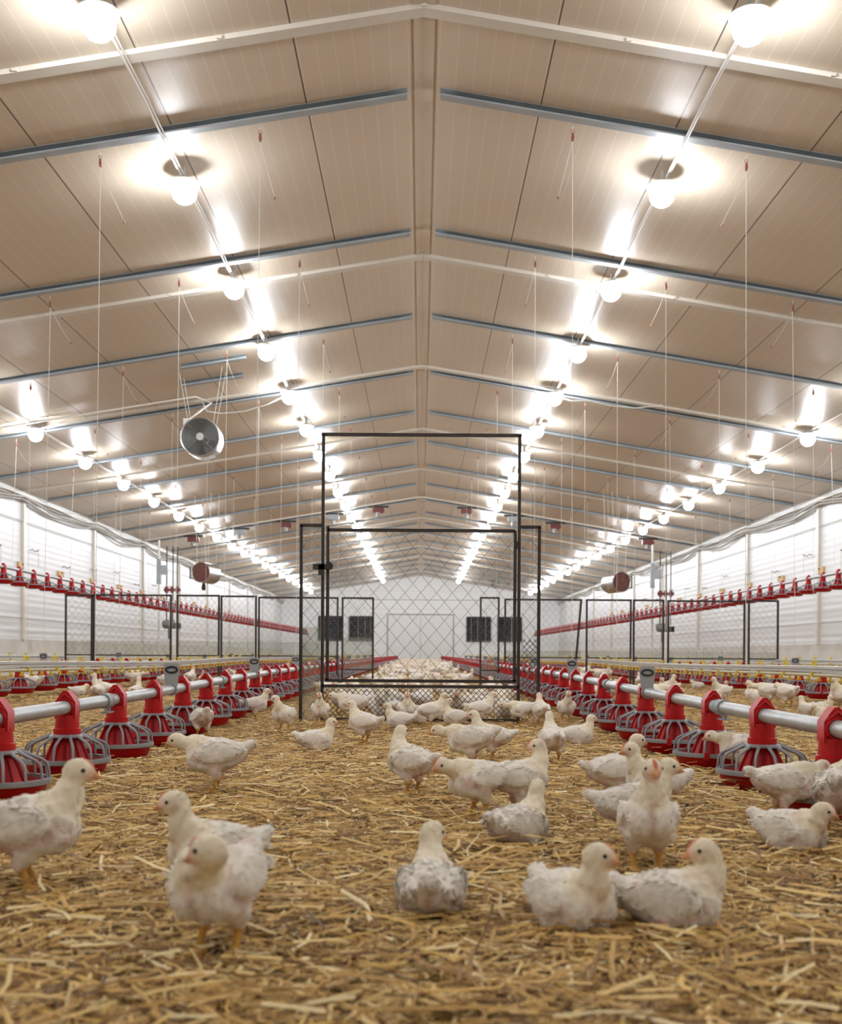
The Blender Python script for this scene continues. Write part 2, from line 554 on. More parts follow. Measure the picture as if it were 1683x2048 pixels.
# ------------------------------------------------------------------ lamps
XI, XO = 2.32, 6.75
LSP, LY0 = 2.85, 7.84
def lamp_proto():
    e = empty('ceiling_lamp')
    b = MB()
    b.lathe([(.0001, .105), (.05, .103), (.11, .085), (.150, .064), (.150, .056), (.08, .056), (.0001, .056)][::-1], 20)
    part('lamp_housing', b, M['cap'], e, True, 40)
    b = MB()
    g = [(.125 * math.sin(a), -.02 - .125 * math.cos(a)) for a in np.linspace(0, 2.25, 8)]
    g[0] = (.0001, g[0][1])
    b.lathe(g, 14)
    part('lit_globe', b, M['globe'], e, True)
    return e
proto = lamp_proto()
first = True
def lampz(x):
    return ceil_z(x) - (.22 if abs(x) < 4 else .17)
for s, side in ((-1, 'left'), (1, 'right')):
    for x, rw in ((XI, 'inner'), (XO, 'outer')):
        for i in range(-3, 22):
            y = LY0 + LSP * i
            if y > YB - .8:
                continue
            o = proto if first else copy_tree(proto)
            first = False
            o.location = (s * x, y, lampz(x))
            j = i + 4
            tag(o, f'{ordinal(j)} lit round ceiling lamp from the front in the {side} {rw} lamp row', 'lamp', f'lamps of the {side} {rw} row')
            st = MB(); st.tube([(0, 0, .10), (0, 0, ceil_z(x) - lampz(x))], .012, 8)
            part('lamp_stem', st, M['cap'], o)
        pts = []
        for i in range(-3, 22):
            y = LY0 + LSP * i
            pts += [(s * (x + .03), y, lampz(x) + .125), (s * (x + .03), y + LSP * .5, ceil_z(x) - .07)]
        b = MB(); b.tube(pts, .011, 6)
        b.tube([(p[0] + .025, p[1], p[2] + .012) for p in pts], .007, 5)
        o = part('lamp_cable', b, M['conduit'], None)
        tag(o, f'white power cable linking the lamps of the {side} {rw} row', 'cable', 'cables linking the lamps')

# eaves: sagging cable bundles
for s, side in ((-1, 'left'), (1, 'right')):
    e = tag(empty('eave_cable_bundle', (0, 0, 0)), f'bundle of sagging pale cables under the eaves of the {side} wall', 'cable', 'cable bundles under the eaves')
    for q, (dx, dz, r, sag, m, nm) in enumerate(((.08, .10, .055, .05, 'conduit', 'white_pipe'), (.16, .17, .028, .14, 'cableg', 'grey_cable'), (.13, .20, .022, .20, 'cableg', 'grey_cable'), (.18, .12, .02, .08, 'conduit', 'white_cable'))):
        pts = []
        for y in np.arange(2, YB, .9):
            t = (y - RY0) / BAY
            sg = sag * abs(math.sin(PI * t)) + .03 * math.sin(y * 1.7 + q)
            pts.append((s * (W - dx), y, HE - dz - sg))
        b = MB(); b.tube(pts, r, 7)
        part(nm, b, M[m], e, True)

# ------------------------------------------------------------------ pan feeders
def smooth01(t):
    t = max(0, min(1, t))
    return t * t * (3 - 2 * t)

def feeder_parts(lo=False):
    n = 12 if lo else 36
    P = {}
    b = MB(); b.lathe([(.0001, .004), (.105, .004), (.14, .014), (.158, .04), (.166, .074), (.160, .074), (.150, .045), (.13, .024), (.0001, .018)], n)
    P['pan'] = (b, 'red')
    b = MB(); b.lathe([(.164, .066), (.177, .066), (.179, .075), (.177, .085), (.164, .085)], n, close=True)
    P['rim'] = (b, 'grey')
    b = MB(); b.lathe([(.042, .19), (.052, .165), (.072, .12), (.092, .07), (.11, .03), (.112, .022)], 8 if lo else 10)
    if not lo:
        for q in range(10):
            a = 2 * PI * q / 10
            b.tube([(.050 * math.cos(a), .050 * math.sin(a), .17), (.073 * math.cos(a), .073 * math.sin(a), .12), (.094 * math.cos(a), .094 * math.sin(a), .07), (.113 * math.cos(a), .113 * math.sin(a), .028)], .006, 5)
    P['hopper_cone'] = (b, 'red')
    b = MB(); b.lathe([(.048, .183), (.064, .184), (.086, .176), (.084, .171), (.062, .178), (.048, .178)], n, close=True)
    nb = 7 if lo else 14
    for q in range(nb):
        a = 2 * PI * (q + .5) / nb
        pr = [(.074, .1785), (.112, .163), (.146, .149), (.159, .140), (.167, .122), (.171, .078)]
        b.tube([(r * math.cos(a), r * math.sin(a), z) for r, z in pr], [.0085, .0062, .0056, .0055, .0052, .005], 4 if lo else 6)
    P['cage'] = (b, 'grey')
    b = MB()
    b.lathe([(.056, .183), (.056, .207), (.050, .210), (.046, .264), (.0001, .264)], n)
    arc = [(.031 * math.cos(a), PIPE_Z + .031 * math.sin(a)) for a in np.linspace(0, PI, 9)]
    outer = [(-.031, .25), (-.043, .25), (-.043, .318), (-.022, .350), (-.008, .366), (.008, .366), (.022, .350), (.043, .318), (.043, .25), (.031, .25)]
    ring = outer + arc
    m_ = len(outer)
    quads = [(0, 1, 2, m_ + 8), (2, 3, m_ + 7, m_ + 8), (3, m_ + 6, m_ + 7), (3, 4, m_ + 5, m_ + 6), (4, 5, m_ + 4, m_ + 5), (5, 6, m_ + 3, m_ + 4), (6, m_ + 2, m_ + 3), (6, 7, m_ + 1, m_ + 2), (7, 8, 9, m_), (7, m_, m_ + 1)]
    nr = len(ring)
    vv = [(x, -.032, z) for x, z in ring] + [(x, .032, z) for x, z in ring]
    ff = [q[::-1] for q in quads] + [tuple(i + nr for i in q) for q in quads] + [(k, (k + 1) % nr, (k + 1) % nr + nr, k + nr) for k in range(nr)]
    b.add(vv, ff)
    if not lo:
        b.tube([(-.03, -.033, .326), (0, -.036, .352), (.03, -.033, .326)], .004, 5)
        for y in (-.034, .034):
            b.torus((0, y, PIPE_Z), .034, .005, 16, 6)
    P['neck'] = (b, 'redneck')
    if not lo:
        b = MB()
        c, sn = math.cos(-1.95), math.sin(-1.95)
        b.box(c * .176 - .011, c * .176 + .011, sn * .176 - .008, sn * .176 + .008, .058, .092)
        P['rim_clip'] = (b, 'redneck')
    return P
PIPE_Z = 0.296
feeder = empty('pan_feeder')
for nm, (b, m) in feeder_parts().items():
    part(nm, b, M[m], feeder, True, 35)
lo_mb = MB()
lo_keys = ['red', 'grey', 'redneck']
for nm, (b, m) in feeder_parts(True).items():
    lo_mb.add(b.v, b.f, lo_keys.index(m))
lo_me = lo_mb.mesh('pan_feeder', [M[q] for q in lo_keys], True, 35)
feeder_lo = link('pan_feeder', lo_me)

ROWS = []   # x, first y, pipe height function, words, group
def hz_in(y): return 0.29 + 0.045 * smooth01((y - 3.5) / 8)
def hz_out(y): return 0.35 + 0.02 * math.sin(y * .5) * smooth01((34 - y) / 8)
def hz_up(y): return 2.0
ROWS.append((-1.482, 3.875, hz_in, 'left of the middle aisle', 'feeders on the pipe left of the aisle', -1))
ROWS.append((1.353, 3.60, hz_in, 'right of the middle aisle', 'feeders on the pipe right of the aisle', -1))
ROWS.append((-4.48, 12.3 - .75, hz_out, 'beyond the left drinker line', 'feeders beyond the left drinker line', 0))
ROWS.append((4.456, 12.2 - .75, hz_out, 'beyond the right drinker line', 'feeders beyond the right drinker line', 0))
ROWS.append((-7.28, 19.2 - .75, hz_up, 'raised along the left wall', 'feeders raised along the left wall', 0))
ROWS.append((7.36, 19.4 - .75, hz_up, 'raised along the right wall', 'feeders raised along the right wall', 0))
CUT = 47.0
stuff = MB()
usedf = [False, False]
for (x, y0, hz, words_, grp, k0) in ROWS:
    n = 0
    for i in range(k0, 110):
        y = y0 + .75 * i
        if y > YB - .8:
            break
        z = hz(y) - PIPE_Z
        n += 1
        if y > CUT:
            if i % 1 == 0:
                stuff.add([(p[0] + x, p[1] + y, p[2] + z) for p in lo_mb.v], lo_mb.f, 0)
                stuff.mi[-len(lo_mb.mi):] = lo_mb.mi
            continue
        far = y > 24
        src = feeder_lo if far else feeder
        if usedf[far]:
            o = copy_tree(src)
        else:
            o = src; usedf[far] = True
        o.location = (x, y, z)
        if not far:
            o.rotation_euler = (0, 0, random.uniform(-.1, .1) * 0 )
        tag(o, f'{ordinal(n)} red pan feeder from the front on the feed pipe {words_}', 'feeder', grp)
o = link('pan_feeders_far_away', stuff.mesh('pan_feeders_far_away', [M[q] for q in lo_keys], True, 35))
tag(o, 'red pan feeders merging into thin lines near the end wall', 'feeder', None, 'stuff')

for (x, y0, hz, words_, grp, k0) in ROWS:
    up = hz is hz_up
    e = tag(empty('feed_pipe', (x, y0 - 1, 0)), f'galvanised feed pipe threading the red pans {words_}', 'pipe', 'feed pipes')
    b = MB()
    ys = [y0 - 1.2] + list(np.arange(math.ceil(y0), 36, .5)) + [40, 50, YB - .5]
    b.tube([(0, y - y0 + 1, hz(y)) for y in ys], .0285, 14)
    part('tube', b, M['pipe'], e, True, 50)
    cy = y0 + .75 * (1.75 if x < 0 else 1.78) - 0.0
    if not up:
        while cy < 26:
            b = MB(); z = hz(cy)
            b.lathe([(.0295, -.045), (.036, -.045), (.036, -.03), (.0335, -.026), (.0335, .026), (.036, .03), (.036, .045), (.0295, .045)], 16, 0, 'y', (0, cy - y0 + 1, z), close=True)
            for dy in (-.028, .028):
                b.tube([(.01, cy - y0 + 1 + dy, z - .034), (.01, cy - y0 + 1 + dy, z - .056)], .006, 6)
            b.box(-.008, .028, cy - y0 + 1 - .045, cy - y0 + 1 + .045, z - .056, z - .05)
            part('coupling', b, M['zinc'], e, True, 40)
            cy += 3.0
    hy = 6.56
    while hy < 34 and not up:
        if hy > y0 - 1.2 and abs(hy) < 60:
            z = hz(hy)
            b = MB()
            b.prism([(-.034, z + .02), (.034, z + .02), (.046, z + .10), (.046, z + .145), (.036, z + .155), (-.036, z + .155), (-.046, z + .145), (-.046, z + .10)], -.002, .002)
            b.lathe([(.030, -.02), (.037, -.02), (.037, .02), (.030, .02)], 14, 0, 'y', (0, 0, z), close=True)
            p = part('hanger_plate', b, M['plate'], e, loc=(0, hy - y0 + 1, 0))
            b = MB(); b.torus((0, -.004, z + .118), .034, .0065, 18, 6, sz=.5)
            part('rope_loop', b, M['black'], p, True)
        hy += 3.26

# ------------------------------------------------------------------ drinker lines
cupm = MB()
cupm.lathe([(.0001, .0), (.017, .0), (.021, .014), (.018, .014), (.0001, .006)], 8)
cupm.tube([(0, 0, .002), (0, 0, .035)], .007, 6)
cupm.box(-.006, .006, -.02, .02, .018, .034)
cup_me = cupm.mesh('nipple_cup', M['yellow'])
hm = MB(); hm.box(-.010, .010, -.014, .014, .37, .475); hm.box(-.022, .022, -.014, .014, .475, .487); hm.box(-.026, .026, -.016, .016, .368, .40)
hang_me = hm.mesh('yellow_hanger', M['yellow'])
def drinker(x, y0, y1, dz, label):
    e = tag(empty('drinker_line', (x, y0, 0)), label, 'drinker', 'nipple drinker lines')
    L_ = y1 - y0
    def wob(y):
        yy = y + y0
        return dz + .012 * math.sin(yy * .55 + x) - .018 * math.exp(-((yy - 11) / 3.0) ** 2)
    ys = list(np.arange(0, 24, .6)) + list(np.arange(24, L_, 4)) + [L_]
    b = MB()
    for q in range(len(ys) - 1):
        a, c = ys[q], ys[q + 1]
        za, zc = wob(a), wob(c)
        sec = [(-.012, .405), (.012, .405), (.012, .425), (.022, .43), (.022, .448), (.008, .453), (-.008, .453), (-.022, .448), (-.022, .43), (-.012, .425)]
        m_ = len(sec)
        v = [(sx, a, sz + za) for sx, sz in sec] + [(sx, c, sz + zc) for sx, sz in sec]
        b.add(v, [(i, i + m_, (i + 1) % m_ + m_, (i + 1) % m_) for i in range(m_)])
    part('rail', b, M['alu'], e)
    b = MB(); b.tube([(0, y, .386 + wob(y)) for y in ys], .014, 8)
    part('water_pipe', b, M['cream'], e, True)
    n = 0
    for y in np.arange(.3, L_, .645):
        if n < 95:
            link('yellow_hanger', hang_me, e, loc=(0, y, wob(y)))
        n += 1
    rest = MB(); n = 0
    for y in np.arange(.2, L_, .215):
        if n < 98:
            link('nipple_cup', cup_me, e, loc=(0, y, .338 + wob(y)))
        elif y + y0 < 60:
            rest.add([(p[0], p[1] + y, p[2] + .338 + wob(y)) for p in cupm.v], cupm.f)
        n += 1
    o = part('nipple_cups_far_away', rest, M['yellow'], e)
    o['kind'] = 'stuff'
    hy = 6.56 + 3.26
    q = 0
drinker(-2.93, 6.6, YB - 1, 0, 'long pale drinker line with yellow cups left of the aisle feeders')
drinker(2.93, 6.6, YB - 1, 0, 'long pale drinker line with yellow cups right of the aisle feeders')
drinker(-5.87, 13.5, YB - 1, .02, 'pale drinker line close to the left wall, beyond its floor feeders')
drinker(5.87, 13.5, YB - 1, .02, 'pale drinker line close to the right wall, beyond its floor feeders')

# ------------------------------------------------------------------ suspension cords with pulleys under the channels
def cord(x, y, zb, yb, words_, n, side):
    z1 = ceil_z(x) - .06
    e = tag(empty('suspension_cord', (x, y + .13, z1)), f'thin white suspension cord with pulley at the {ordinal(n)} channel, holding the {side} {words_}', 'cord', f'cords holding the {side} {words_}')
    b = MB()
    b.tube([(0, 0, -.16), (0, yb - y - .13, zb - z1)], .0026, 5)
    b.tube([(0, 0, -.02), (0, 0, -.08)], .003, 5)
    part('cord', b, M['cord'], e)
    b = MB(); b.box(-.009, .009, -.014, .014, -.15, -.085); b.lathe([(.0001, -.012), (.017, -.012), (.017, .012), (.0001, .012)], 10, 0, 'x', (0, 0, -.12)); b.torus((0, 0, -.065), .014, .003, 10, 5)
    part('pulley', b, M['brick'], e)
    b = MB(); b.tube([(0, .0, -.16), (.03 * (1 if x < 0 else -1), .25, -.30), (.05 * (1 if x < 0 else -1), .62, -.40)], .0022, 4)
    part('tail_cord', b, M['cord'], e)
    b = MB(); b.lathe([(.0001, -.015), (.009, -.011), (.009, .011), (.0001, .015)], 8, 0, 'z', (.05 * (1 if x < 0 else -1), .62, -.41))
    part('stopper', b, M['brick'], e)
for s, side in ((-1, 'left'), (1, 'right')):
    for n, i in enumerate(range(0, 8)):
        y = PY0 + PUR * i
        hy = 6.56 + PUR * (i + 1)
        fx = -1.482 if s < 0 else 1.353
        cord(fx, y, hz_in(hy) + .15, hy, 'aisle feed pipe', n + 2, side)
        cord(s * 2.93, y, .455, y + .05, 'aisle drinker line', n + 2, side)
        if i >= 1:
            fx = -4.48 if s < 0 else 4.456
            cord(fx, y, hz_out(hy) + .15, hy, 'outer feed pipe', n + 2, side)
        if i >= 2:
            cord(s * 5.87, y, .475, y + .05, 'outer drinker line', n + 2, side)
        if i >= 3:
            fx = -7.28 if s < 0 else 7.36
            cord(fx, y, 2.15, hy, 'raised feed pipe', n + 2, side)

# ------------------------------------------------------------------ fences of dark bars and chain link
def bars(segs, t=.024):
    """rectangular bars: list of ((x,z),(x,z)) in the fence plane"""
    b = MB()
    h = t / 2
    for (x0, z0), (x1, z1) in segs:
        if abs(x0 - x1) < 1e-6:
            b.box(x0 - h, x0 + h, -h, h, min(z0, z1), max(z0, z1))
        elif abs(z0 - z1) < 1e-6:
            b.box(min(x0, x1), max(x0, x1), -h, h, z0 - h, z0 + h)
        else:
            b.tube([(x0, 0, z0), (x1, 0, z1)], h * 1.2, 4)
    return b

def chain(x0, x1, z0, z1, dx, dz, r, jit=0.0, y=0.0, n=3):
    b = MB()
    m = dz / dx
    def seg(c, sgn):
        # z = sgn*m*x + c clipped
        xs = sorted(((z0 - c) / (sgn * m), (z1 - c) / (sgn * m)))
        a, e_ = max(x0, xs[0]), min(x1, xs[1])
        if e_ - a > .004:
            zig = []
            cnt = max(2, int((e_ - a) / (dx / 2)) + 1)
            for q in range(cnt + 1):
                x = a + (e_ - a) * q / cnt
                zig.append((x, y + (r * 1.0 if q % 2 else -r), sgn * m * x + c + random.uniform(-jit, jit)))
            b.tube(zig, r, n, caps=False)
    for sgn in (1, -1):
        lo = min(z0 - sgn * m * x0, z0 - sgn * m * x1)
        hi = max(z1 - sgn * m * x0, z1 - sgn * m * x1)
        c = math.floor(lo / dz) * dz
        while c < hi:
            seg(c, sgn)
            c += dz
    return b

GY = 8.43
def gx(px): return (px - CX) * GY / F
def gz(py): return CH + (HY - py) * GY / F
xl, xr = gx(646), gx(1038)
e = tag(empty('portal', (0, GY, 0)), 'tall dark steel portal frame standing across the aisle with mesh at its foot', 'gate frame')
part('post', bars([((xl, 0), (xl, gz(870)))]), M['dark'], e)
part('post', bars([((xr, 0), (xr, gz(870)))]), M['dark'], e)
part('top_bar', bars([((xl - .015, gz(870)), (xr + .015, gz(870)))]), M['dark'], e)
part('sill_bar', bars([((xl, gz(1373)), (xr, gz(1373)))]), M['dark'], e)
part('bottom_bar', bars([((xl, .02), (xr, .02))], .022), M['dark'], e)
part('wire_mesh', chain(xl, xr, .02, gz(1373), .043, .045, .0027), M['dwire'], e)
b = MB(); b.box(gx(627), gx(662), -.04, -.0165, gz(1141), gz(1130)); b.box(gx(638), gx(650), -.04, -.0165, gz(1152), gz(1130)); b.lathe([(.0001, -.02), (.03, -.02), (.03, .02), (.0001, .02)], 10, 0, 'y', (gx(660), -.038, gz(1134)))
part('latch', b, M['dark'], e)
xa, xb, za, zb_ = gx(656), gx(1030), gz(1362), gz(1061)
e = tag(empty('gate', (0, GY, 0)), 'chain link gate leaf in a dark frame hung inside the tall portal', 'gate')
part('gate_bars', bars([((xa, za), (xa, zb_ + .03)), ((xb, za), (xb, zb_)), ((xa, zb_), (xb, zb_)), ((xa - .015, za), (xb + .015, za))]), M['dark'], e)
part('chain_link', chain(xa, xb, za, zb_, .121, .142, .0015, .002), M['gatewire'], e)
b = MB()
for z in (gz(1340), gz(1090)):
    b.tube([(gx(1034), -.022, z - .03), (gx(1034), -.022, z + .03)], .006, 8)
part('hinge', b, M['dark'], e)

def side_panel(px0, px1, ptop, pbot, y, label, net=True, legs=None, slant=None, mesh=(.108, .128, .002), rail=None, netlow=None, t=.024, catw='fence', inner=0):
    q = F / y
    x0, x1 = (px0 - CX) / q, (px1 - CX) / q
    zt = CH + (HY - ptop) / q
    zb = max(0.0, CH + (HY - pbot) / q)
    e = tag(empty('fence_panel', ((x0 + x1) / 2, y, 0)), label, catw, 'dark framed fence panels')
    cx = (x0 + x1) / 2
    x0, x1 = x0 - cx, x1 - cx
    if inner != -1:
        part('post', bars([((x0, 0), (x0, zt))], t), M['dark'], e)
    if inner != 1:
        part('post', bars([((x1, 0) if slant is None else (x1 + slant, 0), (x1, zt))], t), M['dark'], e)
    part('top_bar', bars([((x0 - t / 2, zt), (x1 + t / 2, zt))], t), M['dark'], e)
    if zb > .05:
        part('bottom_bar', bars([((x0, zb), (x1, zb))], t * .7), M['dark'], e)
    part('chain_link', chain(x0, x1, zb, zt, *mesh), M['wire'], e)
    if net:
        nt = zb + (zt - zb) * (.3 if netlow is None else netlow)
        b = MB(); b.add([(x0, .012, zb), (x1, .012, zb), (x1, .012, nt), (x0, .012, nt)], [(0, 1, 2, 3)])
        part('fine_netting', b, M['net'], e)
    return e
side_panel(603, 641, 1052, 1444, GY, 'narrow tall dark framed fence panel beside the latch post of the gate', True, netlow=.48, inner=1)
side_panel(1044, 1078, 1053, 1444, GY, 'narrow tall dark framed fence panel beside the hinge post of the gate', False, inner=-1)
e = bpy.data.objects['fence_panel.001']
x0 = (1078 - 1044) / 2 * GY / F
part('dark_wire_mesh', chain(-x0, x0, .0, gz(1278), .043, .045, .0024, y=.01), M['dwire'], e)

FY = 18.0
small = (.1, .1, .0026)
for (a, c, tp, bt, lab, sl) in (
    (133, 185, 1195, 1314, 'narrow dark framed mesh panel nearest the left wall, under the raised feeders', None),
    (189, 343, 1194, 1314, 'wide dark framed mesh panel standing over the left outer feeders', None),
    (356, 439, 1194, 1314, 'square dark framed mesh panel under the hanging heater with the motor box', None),
    (444, 513, 1195, 1314, 'narrow dark framed mesh panel second left of the gate', None),
    (519, 676, 1197, 1314, 'wide dark framed mesh panel seen partly through the gate side panel', None),
    (686, 747, 1197, 1340, 'narrow dark framed net panel seen through the gate, left of the double door', None),
    (962, 998, 1195, 1340, 'narrow dark framed mesh panel seen through the gate, right of the double door', None),
    (1011, 1163, 1198, 1314, 'wide dark framed mesh panel with a slanting end post right of the gate', -.12),
    (1174, 1262, 1198, 1314, 'square dark framed mesh panel below the hanging right heater', None),
    (1268, 1327, 1198, 1314, 'narrow dark framed mesh panel in front of the right wall motor', None),
    (1337, 1489, 1199, 1314, 'wide dark framed mesh panel over the right outer feeders', None),
    (1498, 1556, 1198, 1314, 'narrow dark framed mesh panel nearest the right wall', None)):
    side_panel(a, c, tp, bt, FY + (.0 if a < 842 else .2), lab, 1, mesh=(.108, .128, .0015), slant=sl, netlow=(.24 if a < 680 else .45) if a < 842 else .12, t=.03)

# ------------------------------------------------------------------ fan, heaters, winches, motors
def hang_wires(e, pts, top, m='cord', r=.004):
    for p in pts:
        b = MB(); b.tube([p, top(p)], r, 5)
        part('hanging_wire', b, M[m], e)

Y = 17.6
c = at(403, 880, Y)
e = tag(empty('circulation_fan', c), 'round steel drum fan with a wire grille hanging from the roof', 'fan')
R = .305
b = MB(); b.lathe([(R, -.17), (R + .008, -.175), (R + .008, .2), (R, .21), (R - .012, .2), (R - .012, -.165)], 48, 0, 'y', close=True)
part('drum', b, M['steel'], e, True, 40)
b = MB()
for r in np.linspace(.06, R - .012, 24):
    b.torus((0, -.165, 0), r, .0028, 40, 4)
for q in range(4):
    a = PI / 4 + q * PI / 2
    b.tube([(.05 * math.cos(a), -.168, .05 * math.sin(a)), ((R - .006) * math.cos(a), -.168, (R - .006) * math.sin(a))], .004, 5)
part('grille', b, M['grille'], e)
b = MB(); b.lathe([(.0001, -.18), (.06, -.18), (.065, -.17), (.065, -.155), (.0001, -.155)], 24, 0, 'y')
part('grille_hub', b, M['steel'], e, True, 40)
b = MB()
for r in np.linspace(.08, R - .012, 26):
    b.torus((0, .17, 0), r, .0042, 32, 4)
part('rear_grille', b, M['grille'], e)
b = MB(); b.lathe([(.0001, -.08), (.07, -.08), (.07, .12), (.0001, .12)], 16, 0, 'y')
part('motor', b, M['grille'], e, True, 40)
for q in range(6):
    a = q * PI / 3
    b = MB()
    pts = []
    for r in (.06, .15, .24, .28):
        for t in (-.35, .35):
            aa = a + t * (1.0 if r > .1 else .6) * .7
            pts.append((r * math.cos(aa), -.02 + t * .12, r * math.sin(aa)))
    b.add(pts, [(0, 1, 3, 2), (2, 3, 5, 4), (4, 5, 7, 6)])
    ob = part('blade', b, M['grille'], e)
    sm = ob.modifiers.new('thickness', 'SOLIDIFY'); sm.thickness = .004
b = MB(); b.box(-.30, -.19, -.02, .12, .19, .32)
part('junction_box', b, M['conduit'], e)
def topf(p):
    return (p[0] * 1.7, p[1] * 1.3, ceil_z(c.x + p[0] * 1.7) - c.z - .03)
hang_wires(e, [(-.2, -.1, .235), (-.2, .15, .235), (.2, -.1, .235), (.2, .15, .235)], topf)

def heater(px, py, Y, r, yaw, label, flip, low):
    c = at(px, py, Y)
    e = tag(empty('heater', c, yaw), label, 'heater', 'cylindrical gas heaters')
    b = MB(); b.lathe([(r, -.3), (r + .008, -.31), (r + .008, .33), (r, .34), (r - .012, .33), (r - .012, -.29)], 40, 0, 'y', close=True)
    b.lathe([(.0001, .30), (r - .01, .30)], 40, 0, 'y')
    part('drum', b, M['steel'], e, True, 40)
    b = MB(); b.lathe([(r - .014, -.28), (r - .014, -.02), (r * .55, -.03), (.0001, -.06)], 32, 0, 'y')
    part('burner_chamber', b, M['rust'], e, True, 40)
    b = MB(); b.box(-r + .01, r - .01, -.27, -.25, -.1 * r / .27, -.07 * r / .27); b.box(-.012, .012, -.27, -.25, -r + .01, r - .01)
    part('guard_bars', b, M['winch'], e)
    b = MB(); b.box(flip * (r + .05) - .07, flip * (r + .05) + .07, -.15, .25, -.14, .15)
    part('motor_box', b, M['conduit'], e)
    b = MB(); b.box(flip * (r + .13) - .02, flip * (r + .13) + .02, -.15, .25, -.15, .16)
    part('motor_box_cover', b, M['black'], e)
    if low:
        b = MB(); b.lathe([(.0001, -.46), (.05, -.45), (.055, -.36), (.02, -.24), (.0001, -.23)], 12, 0, 'z', (-.02, -.1, 0))
        part('gas_plug', b, M['black'], e, True)
    for p in ((-.15, -.2, r * .8), (-.15, .25, r * .8), (.15, -.2, r * .8), (.15, .25, r * .8)):
        b = MB(); b.tube([p, (p[0] * 1.6, p[1], 10)], .006, 5)
        # trim at the roof
        wx = (Matrix.Rotation(yaw, 3, 'Z') @ Vector((p[0] * 1.6, p[1], 0))).x + c.x
        b = MB(); b.tube([p, (p[0] * 1.6, p[1], ceil_z(wx) - c.z - .02)], .006, 5)
        part('hanging_wire', b, M['cord'], e)
heater(413, 1149, 29.0, .26, -.30, 'round steel heater with dark mouth and side motor box before the left wall', -1, True)
heater(1232, 1163, 29.0, .26, .34, 'round steel heater with red brown mouth hanging before the right wall', 1, False)

c = at(991, 1165, 60)
e = tag(empty('small_fan', c), 'small dark round fan hanging under the roof near the end wall', 'fan')
b = MB(); b.lathe([(.28, -.1), (.295, -.1), (.295, .1), (.28, .1)], 28, 0, 'y', close=True); part('ring', b, M['grille'], e)
for q in range(5):
    a = q * 2 * PI / 5
    b = MB(); b.add([(.04 * math.cos(a), 0, .04 * math.sin(a)), (.27 * math.cos(a - .3), -.03, .27 * math.sin(a - .3)), (.27 * math.cos(a + .3), .03, .27 * math.sin(a + .3))], [(0, 1, 2)])
    ob = part('blade', b, M['grille'], e); sm = ob.modifiers.new('thickness', 'SOLIDIFY'); sm.thickness = .008
b = MB(); b.tube([(0, 0, .29), (0, 0, ceil_z(c.x) - c.z - .01)], .008, 5); part('hanging_rod', b, M['grille'], e)

# winches along one channel
WY = PY0 + PUR * 8 - .06
for px, nm, lab in ((757, 'red', 'red brown winch on the cross channel above the left aisle feeders'), (933, 'red', 'red brown winch on the cross channel above the right aisle feeders'),
                (667, 'grey', 'grey winch on the cross channel above the left aisle drinkers'), (1027, 'grey', 'grey winch on the cross channel above the right aisle drinkers'),
                (573, 'red', 'red brown winch on the cross channel above the left outer feeders'), (1110, 'red', 'red brown winch on the cross channel above the right outer feeders'),
                (480, 'grey', 'grey winch on the cross channel near the hanging wire ring'), (388, 'red', 'red brown winch on the cross channel close to the left wall'), (1295, 'red', 'red brown winch on the cross channel close to the right wall')):
    x = (px - CX) * WY / F
    e = tag(empty('winch', (x, WY, ceil_z(x) - .055)), lab, 'winch', 'winches on the cross channel')
    q = M['winch'] if nm == 'red' else M['zinc']
    b = MB(); b.box(-.32, .32, -.06, -.01, -.06, .0); part('mounting_bar', b, M['dark'], e)
    b = MB(); b.box(-.19, .16, -.12, -.01, -.22, -.06); b.lathe([(.0001, -.14), (.09, -.14), (.09, -.02), (.0001, -.02)], 14, 0, 'y', (.1, 0, -.16)); part('gearbox', b, q, e)
    b = MB(); b.lathe([(.0001, -.36), (.06, -.36), (.065, -.22), (.0001, -.22)], 12, 0, 'z', (-.02, -.06, 0)); part('motor', b, M['grille'], e, True, 40)

c = at(459, 1067, WY - .4)
e = tag(empty('hanging_ring', c), 'thin grey wire ring hanging on a long cord before the left lamp rows', 'ring')
b = MB(); b.torus((0, 0, 0), .17, .016, 28, 7); part('ring', b, M['zinc'], e, True)
b = MB(); b.tube([(0, 0, .17), (0, 0, ceil_z(c.x) - c.z - .02)], .006, 5); part('cord', b, M['cableg'], e)

# conduit and fan cable
def rope(name, pts, r, m, label, cat='cable'):
    b = MB(); b.tube(pts, r, 7)
    return tag(part(name, b, M[m], None, True), label, cat)
yc = PY0 + PUR * 4 - .04
xs = np.linspace(-8.9, -4.2, 12)
rope('white_conduit', [(x, 18.95, ceil_z(x) - .05) for x in np.linspace(-8.7, -3.9, 10)] + [(-3.68, 19.25, ceil_z(3.68) - .12), (-3.76, 18.6, 4.6), (-3.78, 17.9, 4.32)], .016, 'conduit', 'straight white conduit under the left roof slope, running to the grille fan', 'conduit')
rope('sagging_cable', [(-2.34, 19.2, lampz(2.34) + .02), (-2.7, 19.2, 4.86), (-3.1, 19.2, 4.74), (-3.5, 19.2, 4.7), (-3.75, 19.2, 4.74), (-3.85, 19.2, ceil_z(3.85) - .04)], .011, 'conduit', 'sagging white cable between the left inner lamps and the grille fan')
rope('sagging_cable', [(2.34, 19.2, lampz(2.34) + .02), (2.6, 19.2, 4.96), (2.85, 19.2, 4.97), (3.3, 19.2, 4.88), (3.7, 19.2, 4.84), (4.2, 19.2, ceil_z(4.2) - .04)], .011, 'conduit', 'white cable leaving the right inner lamps along the roof')

